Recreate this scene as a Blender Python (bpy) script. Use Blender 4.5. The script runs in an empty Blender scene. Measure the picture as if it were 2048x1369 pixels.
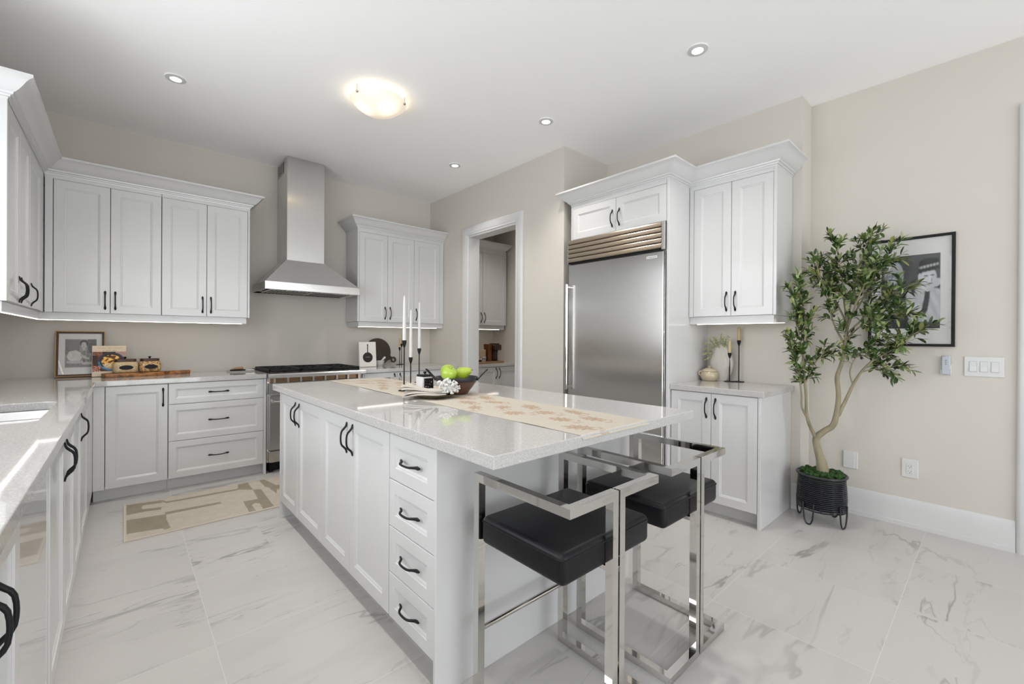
import bpy, bmesh, math, random
from mathutils import Vector, Matrix, noise
random.seed(7)
S = bpy.context.scene
COL = S.collection
PI = math.pi

# ---------------------------------------------------------------- camera, world, light, exposure
def make_camera():
    yaw, pit, rol, f, cy, h = .73, -.0023, .0062, 866.41, 678.707, 1.254
    F = Vector((math.sin(yaw) * math.cos(pit), math.cos(yaw) * math.cos(pit), math.sin(pit)))
    R0 = Vector((math.cos(yaw), -math.sin(yaw), 0))
    U0 = R0.cross(F)
    R = R0 * math.cos(rol) + U0 * math.sin(rol)
    U = R.cross(F)
    cd = bpy.data.cameras.new('camera')
    cd.sensor_width = 36.0
    cd.sensor_fit = 'HORIZONTAL'
    cd.lens = f / 2048 * 36.0
    cd.shift_y = (cy - 684.5) / 2048
    cd.clip_start = .02
    co = bpy.data.objects.new('camera', cd)
    m = Matrix((R, U, -F)).transposed().to_4x4()
    m.translation = Vector((0, 0, h))
    co.matrix_world = m
    COL.objects.link(co)
    S.camera = co
make_camera()

w = bpy.data.worlds.new('world')
S.world = w
w.use_nodes = True
w.node_tree.nodes['Background'].inputs[0].default_value = (.94, .975, 1.0, 1)
w.node_tree.nodes['Background'].inputs[1].default_value = 2.9
S.view_settings.view_transform = 'Standard'
S.view_settings.look = 'None'
S.view_settings.gamma = 1
S.view_settings.use_curve_mapping = False
S.view_settings.exposure = .13
S.cycles.use_denoising = True
S.cycles.max_bounces = 12
S.cycles.diffuse_bounces = 10
S.cycles.glossy_bounces = 5
S.cycles.transmission_bounces = 6
S.cycles.transparent_max_bounces = 8
S.cycles.sample_clamp_indirect = 6.0
S.cycles.caustics_reflective = False
S.cycles.caustics_refractive = False

# room constants (metres)
ZC = 3.055          # ceiling
YB = 5.08           # range wall
XL = -.79           # sink wall
XD = 3.06           # pantry-door wall
YN = 2.70           # niche return
XF = 3.72           # fridge wall
YJ = .96            # jog
XR = 3.945          # picture wall
YR = -3.6           # rear wall of the room
CT = .914           # counter height

def daylight(name, loc, rot, sx, sy, power, col=(.93, .97, 1.0)):
    l = bpy.data.lights.new(name, 'AREA')
    l.shape = 'RECTANGLE'
    l.size, l.size_y = sx, sy
    l.energy = power
    l.color = col
    o = bpy.data.objects.new(name, l)
    o.location = loc
    o.rotation_euler = rot
    COL.objects.link(o)
    return l
# sky light entering through the windows (all behind or beside the camera)
WIN = [  # wall, centre along wall, width, z0, z1, power
    ('left', 2.15, 2.30, 1.06, 2.56, 24),
    ('left', -.45, 1.90, .90, 2.52, 4),
    ('rear', 1.30, 4.00, .10, 2.78, 58),
]
for wl, c, wd, z0, z1, pw in WIN:
    zc, hh = (z0 + z1) / 2, z1 - z0
    if wl == 'rear': loc, rot, sx, sy = (c, YR - .30, zc), (PI / 2, 0, 0), wd, hh
    else: loc, rot, sx, sy = (XL - .30, c, zc), (0, -PI / 2, 0), hh, wd
    daylight('daylight', loc, rot, sx, sy, pw)
    pl = daylight('sky_portal', (loc[0] + (.17 if wl == 'left' else 0), loc[1] + (.17 if wl == 'rear' else 0), zc), rot, sx, sy, 1)
    pl.cycles.is_portal = True

# ---------------------------------------------------------------- materials
def new_mat(name):
    m = bpy.data.materials.new(name)
    m.use_nodes = True
    return m, m.node_tree, m.node_tree.nodes['Principled BSDF']
def lk(t, a, b): t.links.new(a, b)
def nd(t, kind, **kw):
    n = t.nodes.new(kind)
    for k, v in kw.items():
        if k.startswith('i_'):
            n.inputs[int(k[2:]) if k[2:].isdigit() else k[2:].replace('_', ' ')].default_value = v
        else:
            setattr(n, k, v)
    return n
def mth(t, op, a, b=None, c=None):
    n = t.nodes.new('ShaderNodeMath')
    n.operation = op
    for i, v in enumerate((a, b, c)):
        if v is None: continue
        if isinstance(v, (int, float)): n.inputs[i].default_value = v
        else: t.links.new(v, n.inputs[i])
    return n.outputs[0]
def mixc(t, fac, a, b, mode='MIX'):
    n = t.nodes.new('ShaderNodeMix')
    n.data_type = 'RGBA'
    n.blend_type = mode
    for i, v in ((0, fac), (6, a), (7, b)):
        if isinstance(v, (int, float)): n.inputs[i].default_value = v
        elif isinstance(v, tuple): n.inputs[i].default_value = v + (1,) if len(v) == 3 else v
        else: t.links.new(v, n.inputs[i])
    return n.outputs[2]
def simple(name, col, rough=.5, metal=0., spec=.5, coat=0., coat_r=.03, bump=0., bscale=80., emit=None, estr=0.,
           vary=0., aniso=0., stretch=None):
    m, t, b = new_mat(name)
    b.inputs['Base Color'].default_value = (*col, 1)
    b.inputs['Roughness'].default_value = rough
    b.inputs['Metallic'].default_value = metal
    b.inputs['Specular IOR Level'].default_value = spec
    b.inputs['Coat Weight'].default_value = coat
    b.inputs['Coat Roughness'].default_value = coat_r
    if emit:
        b.inputs['Emission Color'].default_value = (*emit, 1)
        b.inputs['Emission Strength'].default_value = estr
    if bump or vary:
        tc = nd(t, 'ShaderNodeTexCoord')
        mp = nd(t, 'ShaderNodeMapping')
        if stretch: mp.inputs['Scale'].default_value = stretch
        lk(t, tc.outputs['Object'], mp.inputs[0])
        n = nd(t, 'ShaderNodeTexNoise')
        n.inputs['Scale'].default_value = bscale
        n.inputs['Detail'].default_value = 4
        lk(t, mp.outputs[0], n.inputs['Vector'])
        if bump:
            bp = nd(t, 'ShaderNodeBump')
            bp.inputs['Strength'].default_value = bump
            bp.inputs['Distance'].default_value = .002
            lk(t, n.outputs[0], bp.inputs['Height'])
            lk(t, bp.outputs[0], b.inputs['Normal'])
        if vary:
            r = mth(t, 'MULTIPLY_ADD', n.outputs[0], vary * 2, 1 - vary)
            c = mixc(t, 1.0, (*col, 1), (1, 1, 1, 1), 'MULTIPLY')
            t.links.new(r, c.node.inputs[7])
            lk(t, c, b.inputs['Base Color'])
    if aniso:
        b.inputs['Anisotropic'].default_value = aniso
        b.inputs['Anisotropic Rotation'].default_value = 0.0
        tg = nd(t, 'ShaderNodeTangent', direction_type='RADIAL', axis='Z')
        lk(t, tg.outputs[0], b.inputs['Tangent'])
    return m

M = {}
M['wall'] = simple('wall_paint', (.60, .568, .518), .75, spec=.25, bump=.05, bscale=300)
M['ceiling'] = simple('ceiling_paint', (.95, .95, .955), .9, spec=.15, bump=.04, bscale=250)
M['trim'] = simple('trim_paint', (.62, .62, .62), .38)
M['cab'] = simple('cabinet_lacquer', (.60, .60, .60), .27, coat=.25, coat_r=.08)
M['gloss'] = simple('gloss_panel', (.56, .56, .555), .10, coat=.6, coat_r=.03)
M['black'] = simple('black_iron', (.009, .009, .0095), .5, spec=.25, bump=.1, bscale=120)
M['rubber'] = simple('black_recess', (.01, .01, .01), .6)
M['chrome'] = simple('polished_nickel', (.66, .645, .62), .045, 1.)
M['steel'] = simple('brushed_steel', (.66, .655, .645), .19, 1., aniso=.85, bump=.03, bscale=60, stretch=(40, 40, .6))
M['steel2'] = simple('satin_steel', (.62, .61, .60), .24, 1., bump=.02, bscale=200)
M['bronze'] = simple('bronze_wood_reflection', (.50, .42, .335), .24, 1.)  # on the louvers: reflected wood floor put into the colour; on finials: bronze
M['brown_reflection'] = simple('vent_wood_reflection', (.30, .19, .11), .25, .9)  # brown reflection of wood painted into the recess colour
M['leather'] = simple('black_leather', (.0065, .0065, .008), .38, spec=.22, bump=.25, bscale=260)
M['wax'] = simple('white_wax', (.60, .595, .58), .45)
M['wax2'] = simple('beeswax', (.52, .44, .24), .5)
M['wax3'] = simple('tan_wax', (.50, .36, .20), .5)
M['ceramic'] = simple('glazed_ceramic', (.47, .40, .28), .16, coat=.5, vary=.12, bscale=14)
M['bisque'] = simple('matt_white_ceramic', (.50, .47, .43), .7)
M['marble'] = simple('white_marble_stone', (.60, .58, .56), .3, vary=.06, bscale=9)
M['white_plastic'] = simple('white_plastic', (.64, .64, .63), .3)
M['grey_plastic'] = simple('pale_grey_plastic', (.46, .49, .54), .4)
M['dark_board'] = simple('dark_stained_wood', (.035, .020, .011), .45, vary=.25, bscale=6, stretch=(1, 8, 1))
M['walnut'] = simple('walnut_lid', (.055, .020, .009), .4, vary=.3, bscale=8, stretch=(2, 30, 30))
M['bowlwood'] = simple('mango_wood_bowl', (.105, .048, .030), .42, vary=.35, bscale=5, stretch=(3, 3, 26))
M['bowlrim'] = simple('black_bowl_rim', (.012, .012, .018), .4)
M['gold_frame'] = simple('gilt_edge', (.42, .23, .09), .35, .6)
M['brown_frame'] = simple('dark_brown_frame', (.035, .013, .004), .4)
M['mat'] = simple('white_mat_board', (.64, .63, .62), .8)
M['linen'] = simple('linen_napkin', (.52, .48, .43), .9, bump=.5, bscale=500)
M['coral'] = simple('white_coral', (.62, .615, .60), .7, bump=.4, bscale=90)
M['olive_plate'] = simple('olive_bronze_plate', (.12, .095, .03), .3, .55, vary=.2, bscale=12)
M['pear'] = simple('green_pear', (.36, .47, .035), .32, coat=.3, vary=.18, bscale=7)
M['apple'] = simple('green_apple', (.33, .47, .04), .26, coat=.4, vary=.18, bscale=9)
M['stem'] = simple('brown_stem', (.06, .04, .02), .7)
M['bark'] = simple('olive_bark', (.27, .235, .155), .9, bump=1.6, bscale=30, vary=.45, stretch=(1, 1, .35))
M['olive'] = simple('black_olive', (.02, .012, .02), .25)
M['moss'] = simple('green_moss', (.020, .060, .008), .95, bump=.8, bscale=150, vary=.5)
M['rattan'] = simple('black_rattan', (.013, .014, .020), .3, spec=.6, bump=.2, bscale=100)
M['coffee'] = simple('dark_brown_gloss', (.035, .013, .008), .22)
M['copper'] = simple('copper_brown_panel', (.17, .055, .016), .3, .3, vary=.3, bscale=7)
M['tray_wood'] = simple('tray_wood', (.34, .20, .10), .5, vary=.2, bscale=10, stretch=(1, 14, 1))
M['sign_paper'] = simple('kraft_label', (.46, .37, .26), .8)
M['slate'] = simple('slate_board', (.30, .29, .26), .6, vary=.2, bscale=20)
M['greens'] = simple('dried_greenery', (.33, .36, .17), .8, vary=.4, bscale=30)
M['page'] = simple('book_pages', (.56, .51, .43), .85)
M['led'] = simple('led_strip', (1, .95, .88), .5, emit=(1.0, .92, .82), estr=7.0)
M['pot_led'] = simple('downlight_lens', (1, 1, 1), .5, emit=(1.0, .97, .92), estr=9.0)
M['outside'] = simple('door_paint', (.62, .62, .62), .4)

def mat_floor():
    m, t, b = new_mat('marble_floor_tile')
    tc = nd(t, 'ShaderNodeTexCoord')
    sp = nd(t, 'ShaderNodeSeparateXYZ')
    lk(t, tc.outputs['Object'], sp.inputs[0])
    X0, Y0, W, H = .279, .301, .6095, .6015
    ux = mth(t, 'DIVIDE', mth(t, 'SUBTRACT', sp.outputs[0], X0), W)
    uy = mth(t, 'DIVIDE', mth(t, 'SUBTRACT', sp.outputs[1], Y0), H)
    ix, iy = mth(t, 'FLOOR', ux), mth(t, 'FLOOR', uy)
    fx, fy = mth(t, 'FRACT', ux), mth(t, 'FRACT', uy)
    # every other joint along x is the strong one: tiles are laid in pairs
    ex = mth(t, 'MULTIPLY', mth(t, 'MINIMUM', fx, mth(t, 'SUBTRACT', 1.0, fx)), W)
    ey = mth(t, 'MULTIPLY', mth(t, 'MINIMUM', fy, mth(t, 'SUBTRACT', 1.0, fy)), H)
    e = mth(t, 'MINIMUM', ex, ey)
    grout = mth(t, 'LESS_THAN', e, .0014)
    cb = nd(t, 'ShaderNodeCombineXYZ')
    lk(t, ix, cb.inputs[0]); lk(t, iy, cb.inputs[1])
    wn = nd(t, 'ShaderNodeTexWhiteNoise', noise_dimensions='3D')
    lk(t, cb.outputs[0], wn.inputs['Vector'])
    off = nd(t, 'ShaderNodeVectorMath', operation='SCALE')
    lk(t, wn.outputs['Color'], off.inputs[0]); off.inputs[3].default_value = 9.0
    add = nd(t, 'ShaderNodeVectorMath', operation='ADD')
    lk(t, tc.outputs['Object'], add.inputs[0]); lk(t, off.outputs[0], add.inputs[1])
    def vein(rot, scl, nscale, width, seed, dist):
        mp = nd(t, 'ShaderNodeMapping')
        mp.inputs['Rotation'].default_value = (0, 0, rot)
        mp.inputs['Scale'].default_value = scl
        mp.inputs['Location'].default_value = (seed, seed * 2.3, 0)
        lk(t, add.outputs[0], mp.inputs[0])
        n = nd(t, 'ShaderNodeTexNoise')
        n.inputs['Scale'].default_value = nscale
        n.inputs['Detail'].default_value = 5
        n.inputs['Roughness'].default_value = .55
        n.inputs['Distortion'].default_value = dist
        lk(t, mp.outputs[0], n.inputs['Vector'])
        d = mth(t, 'ABSOLUTE', mth(t, 'SUBTRACT', n.outputs[0], .5))
        v = nd(t, 'ShaderNodeMapRange', interpolation_type='SMOOTHSTEP')
        v.inputs[1].default_value = 0; v.inputs[2].default_value = width
        v.inputs[3].default_value = 1; v.inputs[4].default_value = 0
        lk(t, d, v.inputs[0])
        k = nd(t, 'ShaderNodeTexNoise')
        k.inputs['Scale'].default_value = 2.3
        lk(t, mp.outputs[0], k.inputs['Vector'])
        kk = nd(t, 'ShaderNodeMapRange')
        kk.inputs[1].default_value = .44; kk.inputs[2].default_value = .66
        lk(t, k.outputs[0], kk.inputs[0])
        return mth(t, 'MULTIPLY', v.outputs[0], kk.outputs[0])
    v1 = vein(.38, (.42, 1.9, 1), 1.25, .017, 3.1, .35)
    v2 = vein(.52, (.5, 2.3, 1), 2.1, .010, 7.7, .3)
    v4 = vein(-.95, (.45, 1.6, 1), 1.15, .016, 5.2, .4)
    v3 = vein(.3, (.6, 1.6, 1), 1.2, .09, 1.7, .6)
    pick = mth(t, 'GREATER_THAN', mth(t, 'MULTIPLY_ADD', sp.outputs[0], .45, wn.outputs['Value']), 1.25)
    va = mth(t, 'ADD', mth(t, 'MULTIPLY', v1, mth(t, 'SUBTRACT', 1.0, pick)), mth(t, 'MULTIPLY', v4, pick))
    base = mixc(t, mth(t, 'MULTIPLY', v3, .30), (.52, .503, .487), (.41, .40, .39))
    c = mixc(t, mth(t, 'MULTIPLY', va, .80), base, (.235, .228, .22))
    c = mixc(t, mth(t, 'MULTIPLY', v2, .55), c, (.29, .28, .27))
    tv = mth(t, 'MULTIPLY_ADD', wn.outputs['Value'], .04, .98)
    c2 = mixc(t, 1.0, c, (1, 1, 1), 'MULTIPLY'); lk(t, tv, c2.node.inputs[7])
    c3 = mixc(t, grout, c2, (.60, .585, .57))
    lk(t, c3, b.inputs['Base Color'])
    b.inputs['Roughness'].default_value = .30
    b.inputs['Specular IOR Level'].default_value = .35
    bp = nd(t, 'ShaderNodeBump'); bp.inputs['Strength'].default_value = .25; bp.inputs['Distance'].default_value = .001
    lk(t, mth(t, 'SUBTRACT', 1.0, grout), bp.inputs['Height']); lk(t, bp.outputs[0], b.inputs['Normal'])
    return m
M['floor'] = mat_floor()

def mat_quartz():
    m, t, b = new_mat('speckled_quartz')
    tc = nd(t, 'ShaderNodeTexCoord')
    v = nd(t, 'ShaderNodeTexVoronoi'); v.inputs['Scale'].default_value = 330
    lk(t, tc.outputs['Object'], v.inputs['Vector'])
    sv = nd(t, 'ShaderNodeSeparateColor'); lk(t, v.outputs['Color'], sv.inputs[0])
    n = nd(t, 'ShaderNodeTexNoise'); n.inputs['Scale'].default_value = 150; n.inputs['Detail'].default_value = 3
    lk(t, tc.outputs['Object'], n.inputs['Vector'])
    dark = mth(t, 'MULTIPLY', mth(t, 'GREATER_THAN', sv.outputs[0], .86), .26)
    lite = mth(t, 'MULTIPLY', mth(t, 'GREATER_THAN', sv.outputs[1], .86), .4)
    r = nd(t, 'ShaderNodeMapRange'); r.inputs[1].default_value = .3; r.inputs[2].default_value = .7
    lk(t, n.outputs[0], r.inputs[0])
    c = mixc(t, r.outputs[0], (.43, .42, .41), (.49, .48, .47))
    c = mixc(t, dark, c, (.27, .255, .24))
    c = mixc(t, lite, c, (.66, .66, .66))
    lk(t, c, b.inputs['Base Color'])
    b.inputs['Roughness'].default_value = .06
    b.inputs['Specular IOR Level'].default_value = .8
    b.inputs['Roughness'].default_value = .045
    return m
M['quartz'] = mat_quartz()

def mat_attr(name, rough=.7, bump=0., bscale=400., coat=0., spec=.4):
    m, t, b = new_mat(name)
    a = nd(t, 'ShaderNodeAttribute'); a.attribute_name = 'Col'
    lk(t, a.outputs['Color'], b.inputs['Base Color'])
    b.inputs['Roughness'].default_value = rough
    b.inputs['Coat Weight'].default_value = coat
    b.inputs['Specular IOR Level'].default_value = spec
    if bump:
        tc = nd(t, 'ShaderNodeTexCoord')
        n = nd(t, 'ShaderNodeTexNoise'); n.inputs['Scale'].default_value = bscale
        lk(t, tc.outputs['Object'], n.inputs['Vector'])
        bp = nd(t, 'ShaderNodeBump'); bp.inputs['Strength'].default_value = bump; bp.inputs['Distance'].default_value = .002
        lk(t, n.outputs[0], bp.inputs['Height']); lk(t, bp.outputs[0], b.inputs['Normal'])
    return m
M['woven'] = mat_attr('woven_textile', .95, .5, 350, spec=.1)
M['print'] = mat_attr('printed_paper', .45)
M['leaf'] = mat_attr('olive_leaf', .38)

def mat_olivewood():
    m, t, b = new_mat('olive_wood')
    tc = nd(t, 'ShaderNodeTexCoord')
    mp = nd(t, 'ShaderNodeMapping'); mp.inputs['Scale'].default_value = (2.5, 16, 9)
    lk(t, tc.outputs['Object'], mp.inputs[0])
    n = nd(t, 'ShaderNodeTexNoise'); n.inputs['Scale'].default_value = 4; n.inputs['Detail'].default_value = 5; n.inputs['Distortion'].default_value = 1.6
    lk(t, mp.outputs[0], n.inputs['Vector'])
    r = nd(t, 'ShaderNodeValToRGB')
    r.color_ramp.elements[0].position = .36; r.color_ramp.elements[0].color = (.05, .016, .005, 1)
    r.color_ramp.elements[1].position = .60; r.color_ramp.elements[1].color = (.40, .16, .040, 1)
    lk(t, n.outputs[0], r.inputs[0]); lk(t, r.outputs[0], b.inputs['Base Color'])
    b.inputs['Roughness'].default_value = .42
    return m
M['olivewood'] = mat_olivewood()

def mat_grain(name, c1, c2, scale):
    m, t, b = new_mat(name)
    tc = nd(t, 'ShaderNodeTexCoord')
    v = nd(t, 'ShaderNodeTexVoronoi'); v.inputs['Scale'].default_value = scale
    lk(t, tc.outputs['Object'], v.inputs['Vector'])
    s = nd(t, 'ShaderNodeSeparateColor'); lk(t, v.outputs['Color'], s.inputs[0])
    r = nd(t, 'ShaderNodeValToRGB')
    r.color_ramp.elements[0].position = .15; r.color_ramp.elements[0].color = (*c1, 1)
    r.color_ramp.elements[1].position = .7; r.color_ramp.elements[1].color = (*c2, 1)
    lk(t, s.outputs[0], r.inputs[0]); lk(t, r.outputs[0], b.inputs['Base Color'])
    b.inputs['Roughness'].default_value = .6
    bp = nd(t, 'ShaderNodeBump'); bp.inputs['Strength'].default_value = .6; bp.inputs['Distance'].default_value = .003
    lk(t, v.outputs['Distance'], bp.inputs['Height']); lk(t, bp.outputs[0], b.inputs['Normal'])
    b.inputs['Coat Weight'].default_value = .6
    return m
M['oats'] = mat_grain('oats_in_glass', (.42, .29, .14), (.66, .52, .31), 260)
M['granola'] = mat_grain('granola_in_glass', (.22, .07, .02), (.62, .42, .18), 120)

def mat_glass():
    m = bpy.data.materials.new('clear_pane'); m.use_nodes = True
    t = m.node_tree
    t.nodes.clear()
    o = nd(t, 'ShaderNodeOutputMaterial')
    tr = nd(t, 'ShaderNodeBsdfTransparent')
    g = nd(t, 'ShaderNodeBsdfGlossy'); g.inputs['Roughness'].default_value = .01
    fr = nd(t, 'ShaderNodeFresnel'); fr.inputs[0].default_value = 1.5
    mx = nd(t, 'ShaderNodeMixShader')
    gm = nd(t, 'ShaderNodeNewGeometry')
    lk(t, mth(t, 'MULTIPLY', fr.outputs[0], mth(t, 'SUBTRACT', 1.0, gm.outputs['Backfacing'])), mx.inputs[0]); lk(t, tr.outputs[0], mx.inputs[1]); lk(t, g.outputs[0], mx.inputs[2])
    lk(t, mx.outputs[0], o.inputs[0])
    return m
M['pane'] = mat_glass()

def mat_alabaster():
    m, t, b = new_mat('lit_alabaster_glass')
    b.inputs['Base Color'].default_value = (.85, .78, .68, 1)
    b.inputs['Roughness'].default_value = .2
    tc = nd(t, 'ShaderNodeTexCoord')
    # two lamps inside the bowl make two bright patches
    def spot(p, r):
        d = nd(t, 'ShaderNodeVectorMath', operation='DISTANCE')
        lk(t, tc.outputs['Object'], d.inputs[0]); d.inputs[1].default_value = p
        k = nd(t, 'ShaderNodeMapRange', interpolation_type='SMOOTHERSTEP')
        k.inputs[1].default_value = .02; k.inputs[2].default_value = r; k.inputs[3].default_value = 1; k.inputs[4].default_value = 0
        lk(t, d.outputs['Value'], k.inputs[0])
        return k.outputs[0]
    s = mth(t, 'ADD', spot((.03, -.075, -.07), .13), spot((-.085, .03, -.08), .11))
    e = mth(t, 'MULTIPLY_ADD', s, .55, .36)
    lk(t, e, b.inputs['Emission Strength'])
    b.inputs['Emission Color'].default_value = (1.0, .84, .62, 1)
    return m
M['alabaster'] = mat_alabaster()

# ---------------------------------------------------------------- mesh helpers
def quad(bm, pts):
    return bm.faces.new([bm.verts.new(p) for p in pts])
def box(bm, x0, x1, y0, y1, z0, z1, bev=0., seg=1):
    r = bmesh.ops.create_cube(bm, size=1.0)
    vs = r['verts']
    for v in vs:
        v.co = Vector(((x0 + x1) / 2 + v.co.x * (x1 - x0), (y0 + y1) / 2 + v.co.y * (y1 - y0), (z0 + z1) / 2 + v.co.z * (z1 - z0)))
    if bev:
        es = {e for v in vs for e in v.link_edges}
        bmesh.ops.bevel(bm, geom=list(es), offset=bev, segments=seg, profile=.5, affect='EDGES')
    return vs
def obox(bm, c, ax, ay, az, bev=0., seg=1):
    """box from centre and three half-axis vectors"""
    r = bmesh.ops.create_cube(bm, size=2.0)
    c, ax, ay, az = Vector(c), Vector(ax), Vector(ay), Vector(az)
    for v in r['verts']:
        v.co = c + ax * v.co.x + ay * v.co.y + az * v.co.z
    if bev:
        es = {e for v in r['verts'] for e in v.link_edges}
        bmesh.ops.bevel(bm, geom=list(es), offset=bev, segments=seg, profile=.5, affect='EDGES')
def ring_loft(bm, rings, closed=True, cap=True):
    vr = [[bm.verts.new(p) for p in r] for r in rings]
    for a, b in zip(vr, vr[1:]):
        n = len(a)
        for i in range(n if closed else n - 1):
            j = (i + 1) % n
            bm.faces.new((a[i], a[j], b[j], b[i]))
    if cap:
        bm.faces.new(vr[0][::-1]); bm.faces.new(vr[-1])
    return vr
def tube(bm, pts, rad, n=8, cap=True, flat=None, up=None):
    """tube along points; rad number or list; flat = list of (ru, rv)"""
    pts = [Vector(p) for p in pts]
    rings = []
    prev = None
    for i, p in enumerate(pts):
        d = (pts[min(i + 1, len(pts) - 1)] - pts[max(i - 1, 0)]).normalized()
        if prev is None:
            a = Vector(up) if up else (Vector((0, 0, 1)) if abs(d.z) < .9 else Vector((1, 0, 0)))
        else:
            a = prev
        u = (a - d * a.dot(d)).normalized()
        v = d.cross(u)
        prev = u
        if flat: ru, rv = flat[i]
        else: ru = rv = rad[i] if isinstance(rad, (list, tuple)) else rad
        rings.append([p + u * (ru * math.cos(2 * PI * k / n)) + v * (rv * math.sin(2 * PI * k / n)) for k in range(n)])
    ring_loft(bm, rings, True, cap)
def lathe(bm, prof, n=32, c=(0, 0, 0), sx=1., sy=1.):
    """prof: (r, z) bottom to top; r=0 ends close"""
    c = Vector(c)
    rings = []
    for r, z in prof:
        if r < 1e-6: rings.append([bm.verts.new(c + Vector((0, 0, z)))])
        else: rings.append([bm.verts.new(c + Vector((sx * r * math.cos(2 * PI * k / n), sy * r * math.sin(2 * PI * k / n), z))) for k in range(n)])
    for a, b in zip(rings, rings[1:]):
        for k in range(n):
            j = (k + 1) % n
            if len(a) == 1 and len(b) == 1: continue
            if len(a) == 1: bm.faces.new((a[0], b[j], b[k]))
            elif len(b) == 1: bm.faces.new((a[k], a[j], b[0]))
            else: bm.faces.new((a[k], a[j], b[j], b[k]))
def prism(bm, pts2, fn, d0, d1):
    """extrude a 2D outline; fn(u, v, d) -> 3D"""
    a = [bm.verts.new(fn(u, v, d0)) for u, v in pts2]
    b = [bm.verts.new(fn(u, v, d1)) for u, v in pts2]
    n = len(a)
    for i in range(n):
        j = (i + 1) % n
        bm.faces.new((a[i], a[j], b[j], b[i]))
    bm.faces.new(a[::-1]); bm.faces.new(b)
def bar_loop(bm, pts, wd, closed=True):
    """square bar with mitred corners along an axis-aligned polyline"""
    pts = [Vector(p) for p in pts]
    n = len(pts)
    segs = [(i, (i + 1) % n) for i in range(n if closed else n - 1)]
    h = wd / 2
    for i, j in segs:
        d = (pts[j] - pts[i]).normalized()
        ax = [Vector(v) for v in ((1, 0, 0), (0, 1, 0), (0, 0, 1)) if abs(Vector(v).dot(d)) < .5]
        def endring(p, q):
            if q is None: nrm = d
            else:
                nrm = (d + q).normalized() if (d + q).length > 1e-6 else d
            out = []
            for sa, sb in ((1, 1), (-1, 1), (-1, -1), (1, -1)):
                o = p + ax[0] * h * sa + ax[1] * h * sb
                k = -(o - p).dot(nrm) / d.dot(nrm)
                out.append(o + d * k)
            return out
        pd = (pts[i] - pts[i - 1]).normalized() if (closed or i > 0) else None
        nx = (j + 1) % n
        qd = (pts[nx] - pts[j]).normalized() if (closed or j < n - 1) else None
        ring_loft(bm, [endring(pts[i], pd), endring(pts[j], qd)])
def sweep(bm, path, prof, z0=0., closed_path=False):
    """sweep profile (d outward, z) along a 2D path, outward = right of travel; mitred"""
    P = [Vector((p[0], p[1])) for p in path]
    rings = []
    for i, p in enumerate(P):
        def rn(a, b):
            d = (b - a).normalized(); return Vector((d.y, -d.x))
        if i == 0: m = rn(P[0], P[1])
        elif i == len(P) - 1: m = rn(P[-2], P[-1])
        else:
            n1, n2 = rn(P[i - 1], p), rn(p, P[i + 1])
            m = (n1 + n2) / (1 + n1.dot(n2))
        rings.append([(p.x + m.x * d, p.y + m.y * d, z0 + z) for d, z in prof])
    ring_loft(bm, rings, True, True)
def wloc(o):
    v = Vector((0, 0, 0))
    while o is not None:
        v += o.location; o = o.parent
    return v
def obj(name, bm, mat, parent=None, smooth=None, local=False, recalc=True):
    if recalc: bmesh.ops.recalc_face_normals(bm, faces=bm.faces[:])
    if parent is not None and not local:
        off = wloc(parent)
        for v in bm.verts: v.co -= off
    me = bpy.data.meshes.new(name)
    bm.to_mesh(me); bm.free()
    for mm in (mat if isinstance(mat, (list, tuple)) else [mat]): me.materials.append(M[mm] if isinstance(mm, str) else mm)
    if smooth is not None:
        me.polygons.foreach_set('use_smooth', [True] * len(me.polygons))
        if smooth < 180: me.set_sharp_from_angle(angle=math.radians(smooth))
    o = bpy.data.objects.new(name, me)
    COL.objects.link(o)
    if parent is not None: o.parent = parent
    return o
def B(): return bmesh.new()
def thing(name, label, cat, loc=(0, 0, 0), group=None):
    o = bpy.data.objects.new(name, None)
    o.empty_display_size = .1
    COL.objects.link(o)
    o.location = loc
    o['label'] = label; o['category'] = cat
    if group: o['group'] = group
    return o
def tag(o, label, cat, group=None, kind=None):
    o['label'] = label; o['category'] = cat
    if group: o['group'] = group
    if kind: o['kind'] = kind
    return o
def struct(name, bm, mat, parent=None, smooth=None):
    o = obj(name, bm, mat, parent, smooth)
    if parent is None: o['kind'] = 'structure'
    return o
def copy_tree(o, parent=None):
    c = o.copy(); COL.objects.link(c)
    c.parent = parent
    for ch in list(o.children): copy_tree(ch, c)
    return c
def paint_grid(fn, colfn, nu, nv, thick=None, bm=None):
    """grid of nu x nv cells; fn(s,t)->3D, colfn(s,t)->rgb linear, painted per vertex"""
    bm = bm or B()
    lay = bm.verts.layers.float_color.get('Col') or bm.verts.layers.float_color.new('Col')
    g = [[None] * (nv + 1) for _ in range(nu + 1)]
    for i in range(nu + 1):
        for j in range(nv + 1):
            s, t = i / nu, j / nv
            v = bm.verts.new(fn(s, t)); v[lay] = (*colfn(s, t), 1)
            g[i][j] = v
    for i in range(nu):
        for j in range(nv):
            bm.faces.new((g[i][j], g[i + 1][j], g[i + 1][j + 1], g[i][j + 1]))
    return bm
def srgb(r, g, b):
    f = lambda c: (c / 255 / 12.92) if c / 255 <= .04045 else ((c / 255 + .055) / 1.055) ** 2.4
    return (f(r), f(g), f(b))
def inpoly(x, y, P):
    c = False
    n = len(P)
    for i in range(n):
        x1, y1 = P[i]; x2, y2 = P[i - 1]
        if (y1 > y) != (y2 > y) and x < (x2 - x1) * (y - y1) / (y2 - y1) + x1: c = not c
    return c
def ell(x, y, cx, cy, rx, ry, a=0.):
    dx, dy = x - cx, y - cy
    ca, sa = math.cos(a), math.sin(a)
    u, v = dx * ca + dy * sa, -dx * sa + dy * ca
    return (u / rx) ** 2 + (v / ry) ** 2 < 1
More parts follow.
